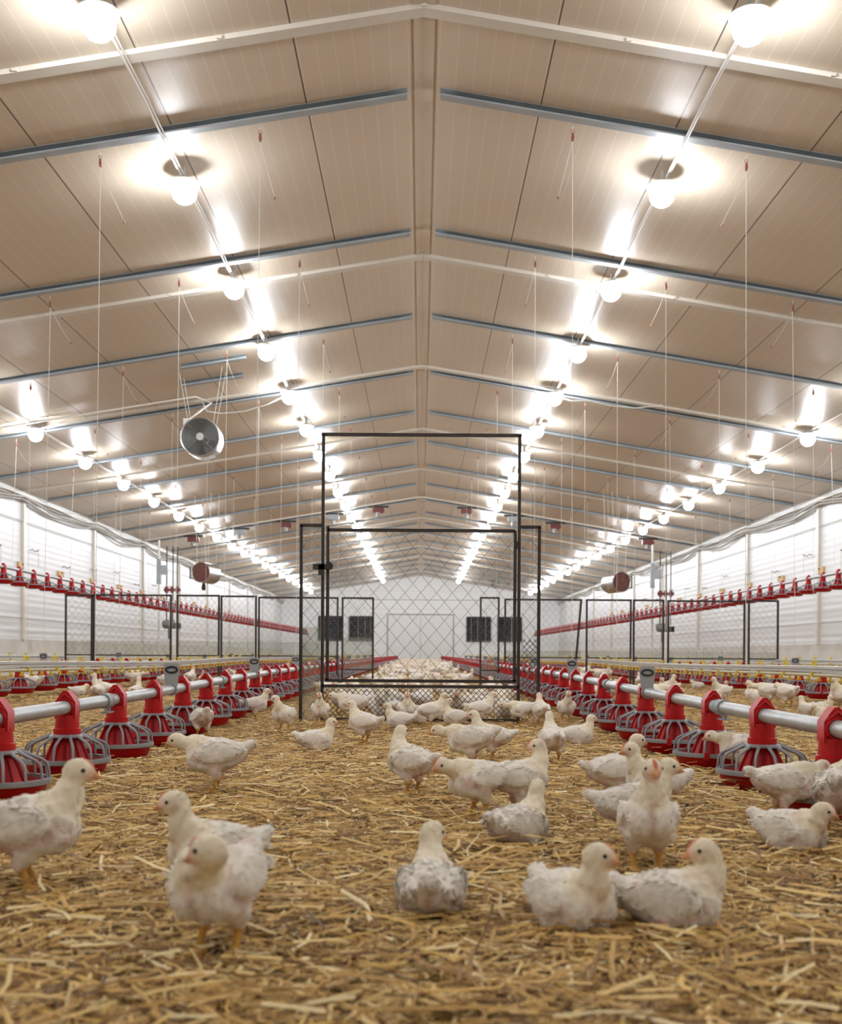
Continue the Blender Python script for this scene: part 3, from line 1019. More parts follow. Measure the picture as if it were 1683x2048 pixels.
# feed motors on the walls
for s, side in ((-1, 'left'), (1, 'right')):
    x = s * 7.9
    Y = 35.0 if s < 0 else 35.5
    e = tag(empty('feed_motor', (x, Y, 0)), f'dark feed motor with drive rods hanging before the {side} wall', 'motor', 'feed motors at the walls')
    b = MB(); b.lathe([(.0001, -.22), (.13, -.22), (.14, -.1), (.14, .12), (.0001, .14)], 16, 0, 'x', (-.05, 0, 1.42)); b.box(-.3, .02, -.1, .1, 1.34, 1.52)
    part('motor', b, M['grille'], e, True, 40)
    b = MB(); b.box(.06, .26, -.12, .12, 1.28, 1.46); b.tube([(-.1, 0, 1.3), (-.1, 0, .95)], .03, 8)
    part('gear_housing', b, M['black'], e)
    for dx in (-.18, .02, .16):
        b = MB(); b.tube([(dx, 0, 1.5), (dx, 0, 3.9)], .018, 6); part('drive_rod', b, M['dark'], e)
    b = MB(); b.box(-.26, .26, -.05, .05, 2.47, 2.56); b.box(-.22, -.14, -.08, .08, 2.42, 2.62); b.box(-.04, .03, -.08, .08, 2.42, 2.62); b.box(.13, .2, -.08, .08, 2.42, 2.62)
    part('pulley_block', b, M['winch'], e)
    b = MB(); b.box(-.5, -.36, -.04, .04, 2.7, 3.5); b.box(-.36, -.15, -.05, .05, 3.0, 3.3)
    part('switch_box', b, M['zinc'], e)
    b = MB(); b.tube([(-.43, 0, .0), (-.43, 0, 4.1)], .035, 8)
    part('conduit_post', b, M['conduit'], e)

# wall fittings
for s, side in ((-1, 'left'), (1, 'right')):
    for i in range(12):
        y = 22.0 + 2.7 * i
        o = tag(empty('wall_board', (s * (W - .03), y, 2.46)), f'{ordinal(i + 1)} small pale wooden board along the {side} wall behind the raised feeders', 'board', f'wooden boards on the {side} wall')
        b = MB(); b.box(-.03, .03, -.2, .2, -.07, .07); part('board', b, M['wood'], o)
        b = MB(); b.lathe([(.0001, -.012), (.02, -.012), (.02, .012), (.0001, .012)], 8, 0, 'x', (-s * .035, 0, .03)); part('bolt', b, M['dark'], o)
    for i in range(10):
        y = 23.2 + 2.3 * i
        z = 2.75 + .12 * math.sin(i * 2.1)
        e = tag(empty('wall_hook', (s * (W - .02), y, z)), f'{ordinal(i + 1)} dark bent wire hook along the upper {side} wall', 'hook', f'wire hooks on the {side} wall')
        b = MB(); b.tube([(0, -.25, 0), (-s * .06, -.24, .02), (-s * .08, -.1, -.02), (-s * .06, .2, .05), (0, .25, .02)], .008, 5)
        part('hook', b, M['dwire'], e)
        b = MB(); b.tube([(-s * .05, .2, .04), (-s * .05, .2, -.35)], .004, 4); part('pull_wire', b, M['cableg'], e)
    b = MB(); b.tube([(s * (W - .06), 12, 3.45), (s * (W - .06), YB - 1, 3.45)], .008, 5)
    tag(part('wall_cable', b, M['cableg'], None), f'thin straight control cable along the top of the {side} wall', 'cable')
    b = MB(); b.tube([(s * (W - .06), 12, 1.28), (s * (W - .06), YB - 1, 1.28)], .007, 5)
    tag(part('wall_cable', b, M['cableg'], None), f'thin straight control cable halfway up the {side} wall', 'cable')
# ------------------------------------------------------------------ chickens
def nz3(P, s, seed=0):
    x, y, z = P[:, 0] * s, P[:, 1] * s, P[:, 2] * s
    k = seed * 1.37
    return (np.sin(x * 1.0 + y * .7 + 1.3 + k) * np.sin(y * 1.1 - z * .8 + 2.1 + k) + np.sin(z * 1.2 + x * .6 + .4 - k) * np.sin(x * .9 - y * 1.3 + k)
            + .5 * np.sin(x * 2.3 + z * 1.9 + k) * np.sin(y * 2.1 + x * 1.7 - k)) / 2.5

def rotm(ax, a):
    return np.array(Matrix.Rotation(a, 3, ax))

def sd_ell(P, c, r, R=None):
    q = P - np.asarray(c)
    if R is not None:
        q = q @ R
    r = np.asarray(r)
    k0 = np.linalg.norm(q / r, axis=1)
    k1 = np.linalg.norm(q / (r * r), axis=1) + 1e-9
    return k0 * (k0 - 1.0) / k1

def sd_cap(P, a, b, ra, rb):
    a = np.asarray(a); b = np.asarray(b)
    ab = b - a
    t = np.clip(((P - a) @ ab) / (ab @ ab + 1e-12), 0, 1)
    return np.linalg.norm(P - a - t[:, None] * ab, axis=1) - (ra + t * (rb - ra))

def smin(a, b, k):
    h = np.maximum(k - np.abs(a - b), 0) / k
    return np.minimum(a, b) - h * h * k * .25

def surface_nets(Fv, o, h):
    s = Fv < 0
    nx, ny, nz_ = Fv.shape
    def cv(A, d):
        return A[d[0]:nx - 1 + d[0], d[1]:ny - 1 + d[1], d[2]:nz_ - 1 + d[2]]
    cor = [(i, j, k) for i in (0, 1) for j in (0, 1) for k in (0, 1)]
    cnt = sum(cv(s, d).astype(np.int8) for d in cor)
    act = (cnt > 0) & (cnt < 8)
    idx = -np.ones(act.shape, int)
    n = int(act.sum())
    idx[act] = np.arange(n)
    base = np.argwhere(act).astype(float)
    acc = np.zeros((n, 3)); num = np.zeros(n)
    for a in cor:
        for ax in range(3):
            if a[ax] == 0:
                b_ = list(a); b_[ax] = 1
                Fa, Fb = cv(Fv, a)[act], cv(Fv, b_)[act]
                m = (Fa < 0) != (Fb < 0)
                t = np.where(m, Fa / np.where(m, Fa - Fb, 1), 0)
                p = np.array(a, float)[None, :] + np.zeros((n, 3))
                p[:, ax] += t
                acc[m] += p[m]; num[m] += 1
    V = (base + acc / num[:, None]) * h + np.asarray(o)
    Q = []
    for ax in range(3):
        sl0 = [slice(None)] * 3; sl1 = [slice(None)] * 3
        sl0[ax] = slice(0, -1); sl1[ax] = slice(1, None)
        d = s[tuple(sl0)] != s[tuple(sl1)]
        e = np.argwhere(d)
        u, v = (ax + 1) % 3, (ax + 2) % 3
        ok = (e[:, u] > 0) & (e[:, v] > 0) & (e[:, u] < Fv.shape[u] - 1) & (e[:, v] < Fv.shape[v] - 1)
        e = e[ok]
        ins = s[tuple(e.T)]
        c = []
        for du, dv in ((1, 1), (0, 1), (0, 0), (1, 0)):
            g = e.copy(); g[:, u] -= du; g[:, v] -= dv
            c.append(idx[tuple(g.T)])
        q = np.stack(c, 1)
        q[~ins] = q[~ins][:, ::-1]
        Q.append(q)
    return V, np.concatenate(Q)

POSE = {
    'up':    dict(stand=1, head=(.104, 0, .272), hp=-.08, bp=.13),
    'tall':  dict(stand=1, head=(.080, 0, .300), hp=-.05, bp=.45),
    'fwd':   dict(stand=1, head=(.168, 0, .190), hp=-.25, bp=-.04),
    'low':   dict(stand=1, head=(.150, 0, .205), hp=-.2, bp=.02),
    'down':  dict(stand=1, head=(.145, 0, .060), hp=-.9, bp=-.16),
    'sit':   dict(stand=0, head=(.098, 0, .185), hp=-.08, bp=.05),
    'sitlow': dict(stand=0, head=(.108, 0, .145), hp=-.2, bp=.02),
    'sittall': dict(stand=0, head=(.092, 0, .212), hp=-.02, bp=.1),
}
def bird_mesh(pose, hyaw=0.0, ho=(0, 0, 0), h_=0, h=.0045, seed=0, tufts=900, feet=True, dirty=.3):
    p = POSE[pose]
    r0 = np.random.default_rng(seed)
    st = p['stand']
    zb = .150 if st else .069
    bp = p['bp']
    RB = rotm('Y', -bp)
    def Bp(u):
        return RB @ np.array(u) + np.array((0, 0, zb))
    hy = math.radians(hyaw)
    head = np.array(p['head'], float) + np.array(ho)
    ah = abs(hyaw) / 180.0
    if ah > .3:
        head[0] -= .035 * ah
        head[1] += .03 * math.sin(hy)
    RH = rotm('Z', hy) @ rotm('Y', -p['hp'])
    def Hp(u):
        return RH @ np.array(u) + head
    lo = np.array((-.20, -.125, -.004)); hi = np.array((.235, .125, .345))
    dims = np.ceil((hi - lo) / h).astype(int) + 1
    gx_, gy_, gz_ = [lo[i] + h * np.arange(dims[i]) for i in range(3)]
    P = np.stack(np.meshgrid(gx_, gy_, gz_, indexing='ij'), -1).reshape(-1, 3)
    fat = r0.uniform(.95, 1.06)
    def body(P):
        d = sd_ell(P, Bp((0, 0, 0)), (.096, .070 * fat, .069), RB)
        for sy in (-1, 1):
            d = smin(d, sd_ell(P, Bp((.050, sy * .025, -.012)), (.054, .043 * fat, .056), RB), .012)
        d = smin(d, sd_ell(P, Bp((-.072, 0, .012)), (.056, .05, .044), RB), .03)
        d = smin(d, sd_ell(P, Bp((-.128, 0, .040)), (.036, .024, .020), RB @ rotm('Y', .5)), .02)
        return d
    def wings(P):
        d = None
        for sy in (-1, 1):
            R = RB @ rotm('Z', sy * .13) @ rotm('Y', .10) @ rotm('X', sy * .18)
            e = sd_ell(P, Bp((-.018, sy * .062 * fat, .014)), (.080, .0155, .040), R)
            e = smin(e, sd_ell(P, Bp((-.080, sy * .047, .020)), (.044, .011, .018), R), .012)
            d = e if d is None else np.minimum(d, e)
        return d
    base = Bp((.066, 0, .032))
    ctrl = base + np.array((.034, 0, .42 * max(.02, head[2] - base[2])))
    ctrl[1] += .4 * head[1]
    nend = head - RH @ np.array((.013, 0, .010))
    def neck(P):
        d = None
        prev = None
        for t in np.linspace(0, 1, 6):
            q = (1 - t) ** 2 * base + 2 * t * (1 - t) * ctrl + t * t * nend
            rr = .028 * (1 - t) ** 1.8 + .0210
            if prev is not None:
                e = sd_cap(P, prev[0], q, prev[1], rr)
                d = e if d is None else smin(d, e, .01)
            prev = (q, rr)
        return d
    def skull(P):
        d = sd_ell(P, Hp((0, 0, .002)), (.033, .0255, .028), RH)
        d = smin(d, sd_ell(P, Hp((.017, 0, -.004)), (.020, .0165, .0165), RH), .012)
        return d
    def beak(P):
        d = sd_cap(P, Hp((.027, 0, -.002)), Hp((.053, 0, -.013)), .0115, .0026)
        return np.minimum(d, sd_cap(P, Hp((.024, 0, -.012)), Hp((.044, 0, -.0165)), .0085, .003))
    def comb(P):
        return sd_ell(P, Hp((.023, 0, .018)), (.017, .0044, .0085), RH @ rotm('Y', .7))
    fs = [(.002, -.034), (-.004, .034)]
    def thighs(P):
        d = None
        for (fx, fy), sy in zip(fs, (-1, 1)):
            k_ = np.array((-.018 + fx, sy * .036, .064))
            e = sd_cap(P, Bp((.006, sy * .036, -.036)), k_, .036, .0150)
            d = e if d is None else np.minimum(d, e)
        return d
    def shanks(P):
        d = None
        for (fx, fy), sy in zip(fs, (-1, 1)):
            k_ = np.array((-.018 + fx, sy * .036, .066)); f_ = np.array((fx + .004, sy * .037, .012))
            e = sd_cap(P, k_, f_, .0088, .0072)
            e = smin(e, sd_ell(P, k_, (.0105, .0095, .0105)), .008)
            for an, ln in ((-.5, .036), (0.02, .042), (.52, .036), (PI - .2, .018)):
                tip = f_ + np.array((math.cos(an) * ln, math.sin(an) * ln, -.006))
                mid = f_ + np.array((math.cos(an) * ln * .5, math.sin(an) * ln * .5, .0005))
                e = smin(e, sd_cap(P, f_, mid, .0068, .0058), .006)
                e = smin(e, sd_cap(P, mid, tip, .0056, .0036), .004)
            d = e if d is None else np.minimum(d, e)
        return d
    def hams(P):
        d = None
        for sy in (-1, 1):
            e = sd_ell(P, Bp((-.005, sy * .050, -.030)), (.052, .028, .040), RB)
            d = e if d is None else np.minimum(d, e)
        return d
    def toes(P):
        d = None
        for sy in (-1, 1):
            for an, ln in ((-.4, .03), (.1, .034), (.5, .028)):
                f_ = np.array((.055, sy * .026, .010))
                tip = f_ + np.array((math.cos(an) * ln, math.sin(an) * ln, -.005))
                e = sd_cap(P, f_, tip, .0068, .004)
                d = e if d is None else np.minimum(d, e)
        return d
    d = smin(body(P), neck(P), .02)
    d = smin(d, (thighs if st else hams)(P), .016)
    d = d + .0034 * nz3(P, 62, seed + 8) + .0026 * nz3(P, 110, seed) + .0013 * nz3(P, 230, seed + 3)
    d = smin(d, wings(P) + .0012 * nz3(P, 160, seed), .005)
    d = smin(d, skull(P), .012)
    d = smin(d, beak(P), .004)
    d = smin(d, comb(P), .003)
    if feet:
        d = smin(d, (shanks if st else toes)(P), .006)
    if not st:
        d = np.maximum(d, .0 - P[:, 2])
    V, Q = surface_nets(d.reshape(dims), lo, h)
    # ---- the bird's own colours, with shade painted into the wing creases
    def sstep(x, a, b_):
        t = np.clip((x - a) / (b_ - a), 0, 1)
        return t * t * (3 - 2 * t)
    white = np.array((.92, .87, .79)); cream = np.array((.92, .82, .60))
    col = np.repeat(white[None], len(V), 0)
    U = (V - np.array((0, 0, zb))) @ RB
    dn = np.minimum(neck(V), skull(V))
    wn = (1 - sstep(dn, .002, .02)) * .75
    col = col * (1 - wn[:, None]) + cream * wn[:, None]
    pinkc = np.array((.70, .47, .42))
    n1 = nz3(V, 42, seed)
    wp = sstep(n1 - .25 + .9 * sstep(-U[:, 2], .0, .05) * sstep(-U[:, 0], -.02, .06), .0, .7) * dirty * (wings(V) > .004)
    wl = (np.abs(V[:, 1]) < .016) * sstep(U[:, 0], .03, .07) * sstep(-U[:, 2], -.045, .02) * .55
    wv = np.exp(-(((U[:, 0] + .12) / .035) ** 2 + (U[:, 1] / .022) ** 2 + ((U[:, 2] + .005) / .03) ** 2)) * .8
    we = sstep(wings(V), .0025, .006) * (1 - sstep(wings(V), .009, .02)) * sstep(-U[:, 2], -.02, .012) * .55 * (.6 + .6 * dirty)  # bare pink skin under the wing edge, also painting the shade in that crease
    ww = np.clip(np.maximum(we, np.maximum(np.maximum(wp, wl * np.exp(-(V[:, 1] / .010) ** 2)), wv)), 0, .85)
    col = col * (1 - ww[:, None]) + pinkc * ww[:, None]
    # wing feather edges
    X = (V - head) @ RH
    wf = (1 - sstep(np.linalg.norm((X - np.array((.020, 0, -.003))) / np.array((1.0, .95, .85)), axis=1),   .017, .029)) * .8
    col = col * (1 - wf[:, None]) + np.array((.78, .50, .38)) * wf[:, None]
    wb = 1 - sstep(beak(V), .0, .003)
    col = col * (1 - wb[:, None]) + np.array((.72, .36, .17)) * wb[:, None]
    wc = 1 - sstep(comb(V), .0, .0035)
    col = col * (1 - wc[:, None]) + np.array((.64, .17, .09)) * wc[:, None]
    mouth = np.exp(-((X[:, 2] + .0105) / .0016) ** 2) * (X[:, 0] > .026) * .5
    col = col * (1 - mouth[:, None]) + np.array((.3, .14, .08)) * mouth[:, None]
    if feet:
        wl_ = 1 - sstep((shanks if st else toes)(V), .0015, .006)
        wl_ *= (V[:, 2] < (.072 if st else .02))
        col = col * (1 - wl_[:, None]) + np.array((.60, .32, .07)) * wl_[:, None]
    col *= (1 + .05 * nz3(V, 130, seed + 5))[:, None]
    faces = [tuple(q) for q in Q]
    verts = V
    vn = None
    if tufts:
        # normals
        nrm = np.zeros_like(V)
        fn = np.cross(V[Q[:, 2]] - V[Q[:, 0]], V[Q[:, 3]] - V[Q[:, 1]])
        for c in range(4):
            np.add.at(nrm, Q[:, c], fn)
        nrm /= np.linalg.norm(nrm, axis=1)[:, None] + 1e-12
        ok = (V[:, 2] > (.075 if st else .012)) & (wf < .1) & (wb < .1) & (wc < .1)
        onh = dn < .012
        ids = np.where(ok & ~onh)[0]
        ids = r0.choice(ids, tufts)
        ids2 = r0.choice(np.where(ok & onh)[0], tufts // 2)
        ids = np.concatenate([ids, ids2])
        m = len(ids)
        back = RB @ np.array((-1.0, 0, -.25))
        tv = np.repeat(back[None], m, 0) + r0.normal(0, .28, (m, 3))
        neckp = onh[ids]
        tv[neckp] = np.array((-.25, 0, -1.0)) + r0.normal(0, .2, (neckp.sum(), 3))
        nn = nrm[ids]
        tv -= (tv * nn).sum(1)[:, None] * nn
        tv /= np.linalg.norm(tv, axis=1)[:, None] + 1e-9
        sv = np.cross(nn, tv)
        L_ = r0.uniform(.009, .018, m); L_[neckp] *= .6
        onw = wings(V[ids]) < .004
        L_[onw] *= 1.5
        Wd = L_ * r0.uniform(.16, .26, m)
        lift = r0.uniform(.03, .22, m)
        lift[onw] *= .6
        b0 = V[ids] - nn * .0015
        mid = b0 + tv * (L_ * .55)[:, None] + nn * (L_ * (lift * .6) + .001)[:, None]
        tip = b0 + tv * L_[:, None] + nn * (L_ * lift)[:, None]
        nv = np.stack([b0, mid - sv * Wd[:, None], tip, mid + sv * Wd[:, None]], 1).reshape(-1, 3)
        nv[:, 2] = np.maximum(nv[:, 2], .004)
        tc = col[ids] * r0.uniform(.95, 1.06, m)[:, None]
        k0 = len(verts)
        verts = np.concatenate([verts, nv])
        vn = np.concatenate([nrm, np.repeat(nn, 4, 0)])
        col = np.concatenate([col, np.repeat(tc, 4, 0)])
        faces += [(k0 + 4 * i, k0 + 4 * i + 1, k0 + 4 * i + 2, k0 + 4 * i + 3) for i in range(m)]
    me = bpy.data.meshes.new('chicken')
    me.from_pydata(verts.tolist(), [], faces)
    me.polygons.foreach_set('use_smooth', [True] * len(me.polygons))
    a = me.attributes.new('col', 'FLOAT_COLOR', 'POINT')
    a.data.foreach_set('color', np.concatenate([np.clip(col, 0, 1), np.ones((len(col), 1))], 1).astype(np.float32).ravel())
    me.materials.append(M['bird'])
    if vn is not None:
        me.materials.append(M['feather'])
        me.polygons.foreach_set('material_index', [0] * len(Q) + [1] * (len(faces) - len(Q)))
    me.update()
    if vn is not None:
        me.normals_split_custom_set_from_vertices(vn.tolist())
    eyes = [Hp((.0145, sy * .0215, .0045)) for sy in (-1, 1)]
    body_top = float(V[:, 2].max())
    return me, eyes, body_top

eb = MB()
eb.lathe([(.0001, -.0048)] + [(.0054 * math.cos(a), .0054 * math.sin(a)) for a in np.linspace(-1.2, 1.2, 6)] + [(.0001, .0048)], 10)
eye_me = eb.mesh('eye', M['eye'], True)

# px, ground y, top y, yaw (0 faces right, -90 faces the camera), pose, head turn, label
BIRDS = [
    (66, 1792, 1527, 6, 'up', 0, 'large white chicken standing cut off by the photo edge, in front of the second feeder'),
    (440, 1925, 1652, -108, 'low', -86, 'big white chicken standing closest to the camera, head turned sideways over its breast'),
    (430, 1828, 1690, 218, 'up', -34, 'white chicken half hidden behind the one closest to the camera, head above its back'),
    (866, 1838, 1675, 88, 'sit', -48, 'white chicken sitting with its back to the camera and pink bare vent, mid foreground'),
    (1148, 1864, 1676, -62, 'sit', 50, 'white chicken sitting with toes showing, beak pointing toward the photo edge, beside the one preening'),
    (1352, 1862, 1703, -12, 'sit', -168, 'white chicken lying with its head turned back over its wing'),
    (1297, 1748, 1514, -92, 'tall', 6, 'white chicken standing tall and facing the camera with a long stretched neck'),
    (1274, 1702, 1526, -4, 'up', 0, 'white chicken behind the tall facing one, fluffy tail left and head out right'),
    (1232, 1612, 1482, 18, 'up', 0, 'hindmost white chicken of the cluster of four by the right feeders, head low'),
    (1312, 1640, 1494, 196, 'up', 0, 'white chicken with yellowish head looking left within the cluster of four'),
    (1587, 1705, 1605, -50, 'sitlow', 36, 'white chicken sitting in the straw with a bright red comb'),
    (1572, 1640, 1528, 4, 'low', 20, 'white chicken standing with its tail to the aisle, pecking beside the first right feeder'),
    (1684, 1676, 1522, 62, 'low', 0, 'white chicken cut off by the photo edge with one orange leg before a feeder'),
    (432, 1592, 1472, 177, 'low', 8, 'white chicken stooping toward the left feeders with its wing feathers spread'),
    (406, 1480, 1427, 118, 'down', 0, 'white chicken seen from behind, pecking at the fourth left feeder'),
    (514, 1443, 1392, 10, 'up', -10, 'white chicken facing right beside the far left feeders'),
    (570, 1468, 1402, -112, 'up', -60, 'white chicken standing at the fence foot with its head turned left'),
    (643, 1456, 1402, -90, 'up', 0, 'white chicken facing the camera in front of the latch post'),
    (635, 1504, 1441, 8, 'sit', 0, 'white chicken sitting in open straw in front of the latch post'),
    (730, 1490, 1403, 150, 'up', 25, 'white chicken standing in front of the gate, rump to the camera, looking left'),
    (706, 1446, 1386, 178, 'low', 0, 'white chicken stooping against the gate mesh behind another with rump turned'),
    (800, 1457, 1416, 178, 'sit', 0, 'white chicken lying before the gate with its head to the left'),
    (814, 1452, 1384, -84, 'up', 0, 'white chicken standing upright facing the camera against the gate mesh'),
    (786, 1444, 1382, 120, 'up', 0, 'white chicken with raised tail pressed against the gate mesh'),
    (866, 1456, 1394, 2, 'up', 0, 'white chicken standing side on at the middle of the gate'),
    (841, 1447, 1400, 190, 'sit', 0, 'white chicken huddled behind the side on one at the middle of the gate'),
    (912, 1450, 1396, 172, 'sittall', 175, 'white chicken sitting with stretched neck at the gate mesh'),
    (964, 1450, 1395, 6, 'up', 0, 'white chicken standing at the gate mesh with a pink flank'),
    (1045, 1452, 1414, 186, 'fwd', 0, 'small white chicken stooping below the hinge post'),
    (1085, 1454, 1402, 96, 'up', 0, 'white chicken seen from behind below the narrow fence panel of the hinge side'),
    (1134, 1445, 1385, -86, 'up', 0, 'white chicken facing the camera beside the far right feeders'),
    (1107, 1528, 1435, 94, 'up', 0, 'white chicken walking away from the camera with pink rump, before the gate'),
    (1157, 1489, 1440, 4, 'sit', 0, 'white chicken sitting side on behind the one walking away'),
    (942, 1540, 1450, 164, 'fwd', 0, 'white chicken stooping left with a bare pink rump, before the gate'),
    (984, 1524, 1436, 168, 'up', 0, 'white chicken behind the stooping pink rumped one, tail pointing right'),
    (825, 1594, 1455, 140, 'up', -96, 'white chicken standing alone in the middle of the aisle with a drooping white tail'),
    (1043, 1634, 1488, 12, 'up', 168, 'white chicken standing with its head turned back to the left, wing brown edged'),
    (956, 1640, 1514, -150, 'low', 0, 'white chicken bending forward in front of the one whose head is turned back'),
    (1040, 1694, 1599, 44, 'sit', 14, 'white chicken lying with its tail to the camera and a large bare pink side'),
    (62, 1398, 1354, 176, 'fwd', 0, 'white chicken standing before the first left outer feeders'),
    (160, 1396, 1372, 4, 'sitlow', 0, 'white chicken lying behind the left aisle pipe'),
    (268, 1378, 1344, 8, 'fwd', 0, 'white chicken moving past the left outer feeders'),
    (1618, 1428, 1392, 120, 'sit', 0, 'white chicken sitting behind the right aisle pipe, hindmost of a huddle'),
    (1648, 1424, 1388, -60, 'sit', 0, 'white chicken sitting behind the right aisle pipe, head raised in the huddle'),
    (1655, 1440, 1406, 178, 'sitlow', 0, 'white chicken lying flat behind the right aisle pipe, front of the huddle'),
    (1338, 1374, 1355, 4, 'sit', 0, 'white chicken sitting by the right drinker line with head up'),
    (1396, 1375, 1357, 178, 'sitlow', 0, 'white chicken lying by the right drinker line with head left'),
    (1482, 1548, 1478, 174, 'low', 0, 'white chicken glimpsed behind the cage bars of the second right feeder'),
]
FEET = []
HO = {1: (.005, .085, .030)}
for q, (px, gy, ty, yaw, pose, hyaw, label) in enumerate(BIRDS):
    Yb = CH * F / (gy - HY)
    near = Yb < 5.2
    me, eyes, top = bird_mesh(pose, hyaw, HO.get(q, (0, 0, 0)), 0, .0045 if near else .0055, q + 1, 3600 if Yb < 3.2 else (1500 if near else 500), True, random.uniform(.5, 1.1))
    X = (px - CX) * Yb / F
    sc = max(.82, min(1.16, (gy - ty) * Yb / F / top))
    o = bpy.data.objects.new('chicken', me)
    C.objects.link(o)
    o.location = (X, Yb, .006)
    FEET.append((X, Yb))
    o.rotation_euler = (0, 0, math.radians(yaw))
    o.scale = (sc, sc, sc)
    tag(o, label, 'chicken')
    for e in eyes:
        link('eye', eye_me, o, loc=e)

# flock further off
protos = []
for q, (pose, hyaw) in enumerate((('sit', 0), ('sit', 60), ('sitlow', 0), ('sitlow', -90), ('sittall', 0), ('up', 0), ('up', 50), ('low', 0), ('down', 0), ('fwd', -20))):
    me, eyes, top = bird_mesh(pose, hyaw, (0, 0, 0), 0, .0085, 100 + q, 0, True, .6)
    protos.append(me)
spots = []
def free(x, y, d=.24):
    if y > 8.43 - .28 and y < 8.43 + .28:
        return False
    for r in ROWS[:4]:
        if abs(x - r[0]) < .34:
            return False
    for (a, c) in spots:
        if abs(a - x) < d and abs(c - y) < d * 1.2:
            return False
    return True
def scatter(n, x0, x1, y0, y1, g, pw=1.0):
    k = 0
    for _ in range(n * 30):
        if k >= n:
            break
        y = y0 + (y1 - y0) * random.random() ** pw
        x = random.uniform(x0, x1)
        if 17.6 < y < 18.6 and abs(x) > .6:
            continue
        if free(x, y):
            spots.append((x, y)); OUT.append((x, y, g)); k += 1
OUT = []
scatter(7, -.75, .8, 8.75, 9.4, 0)
scatter(20, -1.1, 1.0, 9.5, 14, 0)
scatter(54, -1.15, 1.0, 14, 30, 0)
scatter(26, 1.75, 2.75, 9.0, 24, 1)
scatter(20, 3.1, 4.1, 10, 26, 1)
scatter(16, -2.75, -1.85, 10, 24, 2)
scatter(12, -4.1, -3.1, 11, 26, 2)
near_n = len(OUT)
scatter(260, -1.2, 1.05, 30, 69, 0)
scatter(60, 1.75, 4.1, 26, 66, 1)
scatter(60, -4.1, -1.85, 26, 66, 2)
GL = ['white chicken in the flock on the aisle floor beyond the gate', 'white chicken between the right feeder lines, behind the right aisle pipe', 'white chicken between the left feeder lines, behind the left aisle pipe']
far = []
for q, (x, y, g) in enumerate(OUT):
    wts = [4, 3, 4, 2, 2, 2, 1, 1, 1, 1]
    me = random.choices(protos, wts)[0]
    yaw = random.uniform(0, 2 * PI)
    sc = random.uniform(.9, 1.12)
    if q < near_n:
        o = bpy.data.objects.new('chicken', me)
        C.objects.link(o)
        o.location = (x, y, .004); o.rotation_euler = (0, 0, yaw); o.scale = (sc, sc, sc)
        tag(o, GL[g], 'chicken', ['flock beyond the gate', 'birds between the right feeder lines', 'birds between the left feeder lines'][g])
    else:
        far.append((me, x, y, yaw, sc))
V_, F_, C_ = [], [], []
cache = {}
n0 = 0
lows = []
for q, (pose, hyaw) in enumerate((('sit', 0), ('sit', 60), ('sitlow', 0), ('sittall', 0), ('up', 0), ('low', 0))):
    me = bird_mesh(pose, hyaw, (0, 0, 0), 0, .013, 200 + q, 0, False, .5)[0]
    nv = len(me.vertices)
    v = np.empty(nv * 3); me.vertices.foreach_get('co', v)
    fq = np.empty(len(me.polygons) * 4, int); me.polygons.foreach_get('vertices', fq)
    cc = np.empty(nv * 4); me.attributes['col'].data.foreach_get('color', cc)
    lows.append((v.reshape(-1, 3), fq.reshape(-1, 4), cc.reshape(-1, 4)))
for (me, x, y, yaw, sc) in far:
    v, fq, cc = random.choice(lows)
    R = rotm('Z', yaw) * sc
    V_.append(v @ R.T + np.array((x, y, .0))); F_.append(fq + n0); C_.append(cc); n0 += len(v)
def np_mesh(name, V, Fq, col, m, smooth=True):
    me = bpy.data.meshes.new(name)
    me.vertices.add(len(V)); me.vertices.foreach_set('co', np.ascontiguousarray(V, dtype=np.float32).ravel())
    k = Fq.shape[1]
    me.loops.add(Fq.size); me.loops.foreach_set('vertex_index', Fq.astype(np.int32).ravel())
    me.polygons.add(len(Fq)); me.polygons.foreach_set('loop_start', np.arange(0, Fq.size, k, dtype=np.int32))
    me.polygons.foreach_set('loop_total', np.full(len(Fq), k, dtype=np.int32))
    if smooth:
        me.polygons.foreach_set('use_smooth', np.ones(len(Fq), bool))
    a = me.attributes.new('col', 'FLOAT_COLOR', 'POINT')
    a.data.foreach_set('color', np.ascontiguousarray(col, dtype=np.float32).ravel())
    me.materials.append(m)
    me.update(calc_edges=True)
    me.validate()
    return me
o = link('chicken_flock_far_away', np_mesh('chicken_flock', np.concatenate(V_), np.concatenate(F_), np.concatenate(C_), M['bird']))
tag(o, 'dense white flock on the straw far down the house', 'chickens', None, 'stuff')

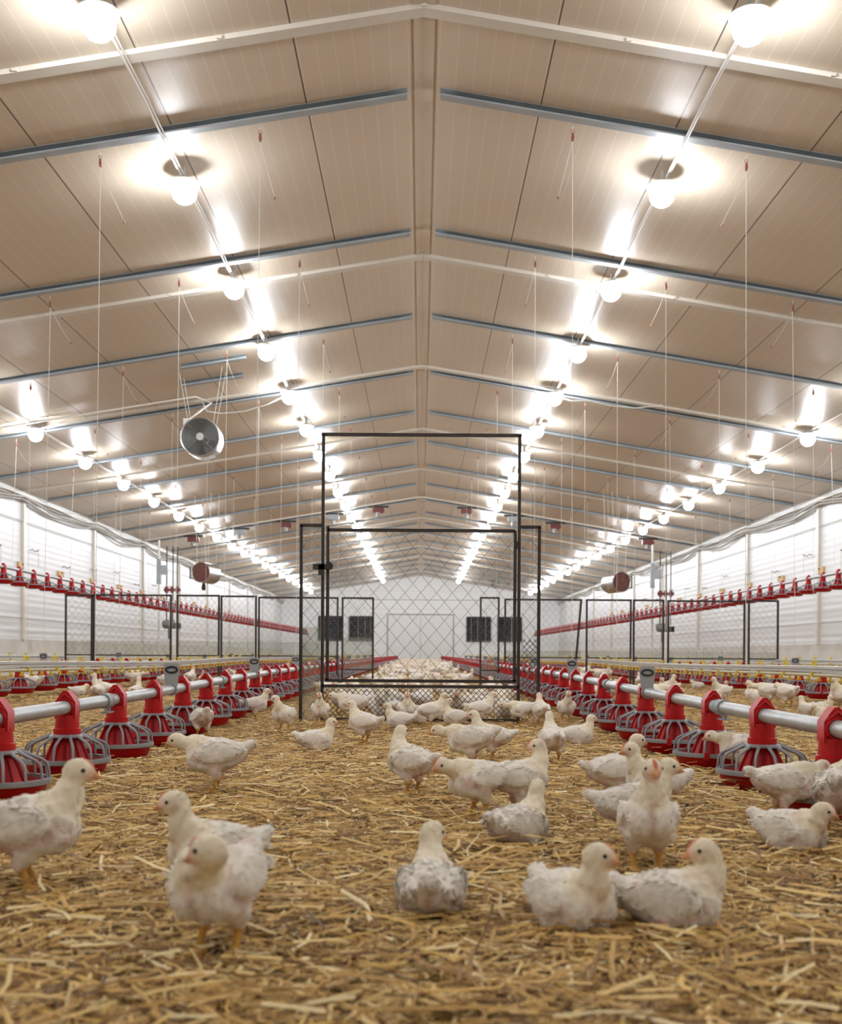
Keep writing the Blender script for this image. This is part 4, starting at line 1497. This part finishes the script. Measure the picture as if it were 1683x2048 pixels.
# ------------------------------------------------------------------ loose straw
def straw(n, y0, y1, spread, len0, len1, wd, seed, zmax=.02):
    r = np.random.default_rng(seed)
    y = y0 * (y1 / y0) ** r.random(n) if spread == 'log' else r.uniform(y0, y1, n)
    hw = np.minimum(.40 * y + .75, W - .15)
    x = r.uniform(-1, 1, n) * hw
    ok = np.ones(n, bool)
    for R_ in ROWS[:4]:
        ph = (y - R_[1] + .375) % .75 - .375
        ok &= np.hypot(x - R_[0], ph) > .17
    for bx, by in FEET:
        ok &= np.hypot(x - bx, y - by) > .055
    y = y[ok]; x = x[ok]; n = len(y)
    z = zmax * r.random(n) ** 1.5 + .003
    L_ = r.uniform(len0, len1, n) * (1 + .7 * (r.random(n) < .12))
    a = r.uniform(0, PI, n)
    tilt = r.normal(0, .12, n)
    d = np.stack([np.cos(a) * np.cos(tilt), np.sin(a) * np.cos(tilt), np.sin(tilt)], 1)
    sd = np.stack([-np.sin(a), np.cos(a), np.zeros(n)], 1)
    wv = (wd * r.uniform(.6, 1.6, n))[:, None]
    c = np.stack([x, y, z], 1)
    bend = sd * (r.normal(0, .07, n) * L_)[:, None]
    up = np.array((0, 0, 1.0))
    P0, P1, P2 = c - d * L_[:, None] / 2, c + bend, c + d * L_[:, None] / 2
    V = np.stack([P0 - sd * wv, P0 + up * wv * .9, P0 + sd * wv, P1 - sd * wv, P1 + up * wv * .9, P1 + sd * wv, P2 - sd * wv, P2 + up * wv * .9, P2 + sd * wv], 1).reshape(-1, 3)
    V[:, 2] = np.maximum(V[:, 2], .001)
    q = np.array([(0, 3, 4, 1), (1, 4, 5, 2), (3, 6, 7, 4), (4, 7, 8, 5)])
    Fq = (np.arange(n)[:, None, None] * 9 + q[None]).reshape(-1, 4)
    pal = np.array([(.60, .38, .125), (.46, .27, .08), (.76, .55, .235), (.29, .155, .045), (.90, .74, .42), (.15, .078, .026), (.66, .44, .125)])
    k = r.choice(7, n, p=[.24, .22, .17, .15, .08, .08, .06])
    col = pal[k] * r.uniform(.82, 1.18, n)[:, None]
    col = np.concatenate([np.clip(col, 0, 1), np.ones((n, 1))], 1)
    return V, Fq, np.repeat(col, 9, 0)
parts = [straw(62000, 1.15, 5.5, 'log', .025, .085, .0021, 1, .026), straw(42000, 4.5, 13, 'log', .03, .09, .0024, 2, .022), straw(24000, 12, 40, 'log', .05, .14, .004, 3, .02),
         straw(7000, 1.15, 6, 'log', .06, .15, .0031, 4, .045)]
off = 0
Vs, Fs, Cs = [], [], []
for v, f, c in parts:
    Vs.append(v); Fs.append(f + off); Cs.append(c); off += len(v)
o = link('loose_straw', np_mesh('loose_straw', np.concatenate(Vs), np.concatenate(Fs), np.concatenate(Cs), M['straw'], False))
tag(o, 'loose golden straw scattered over the litter floor', 'straw', None, 'stuff')
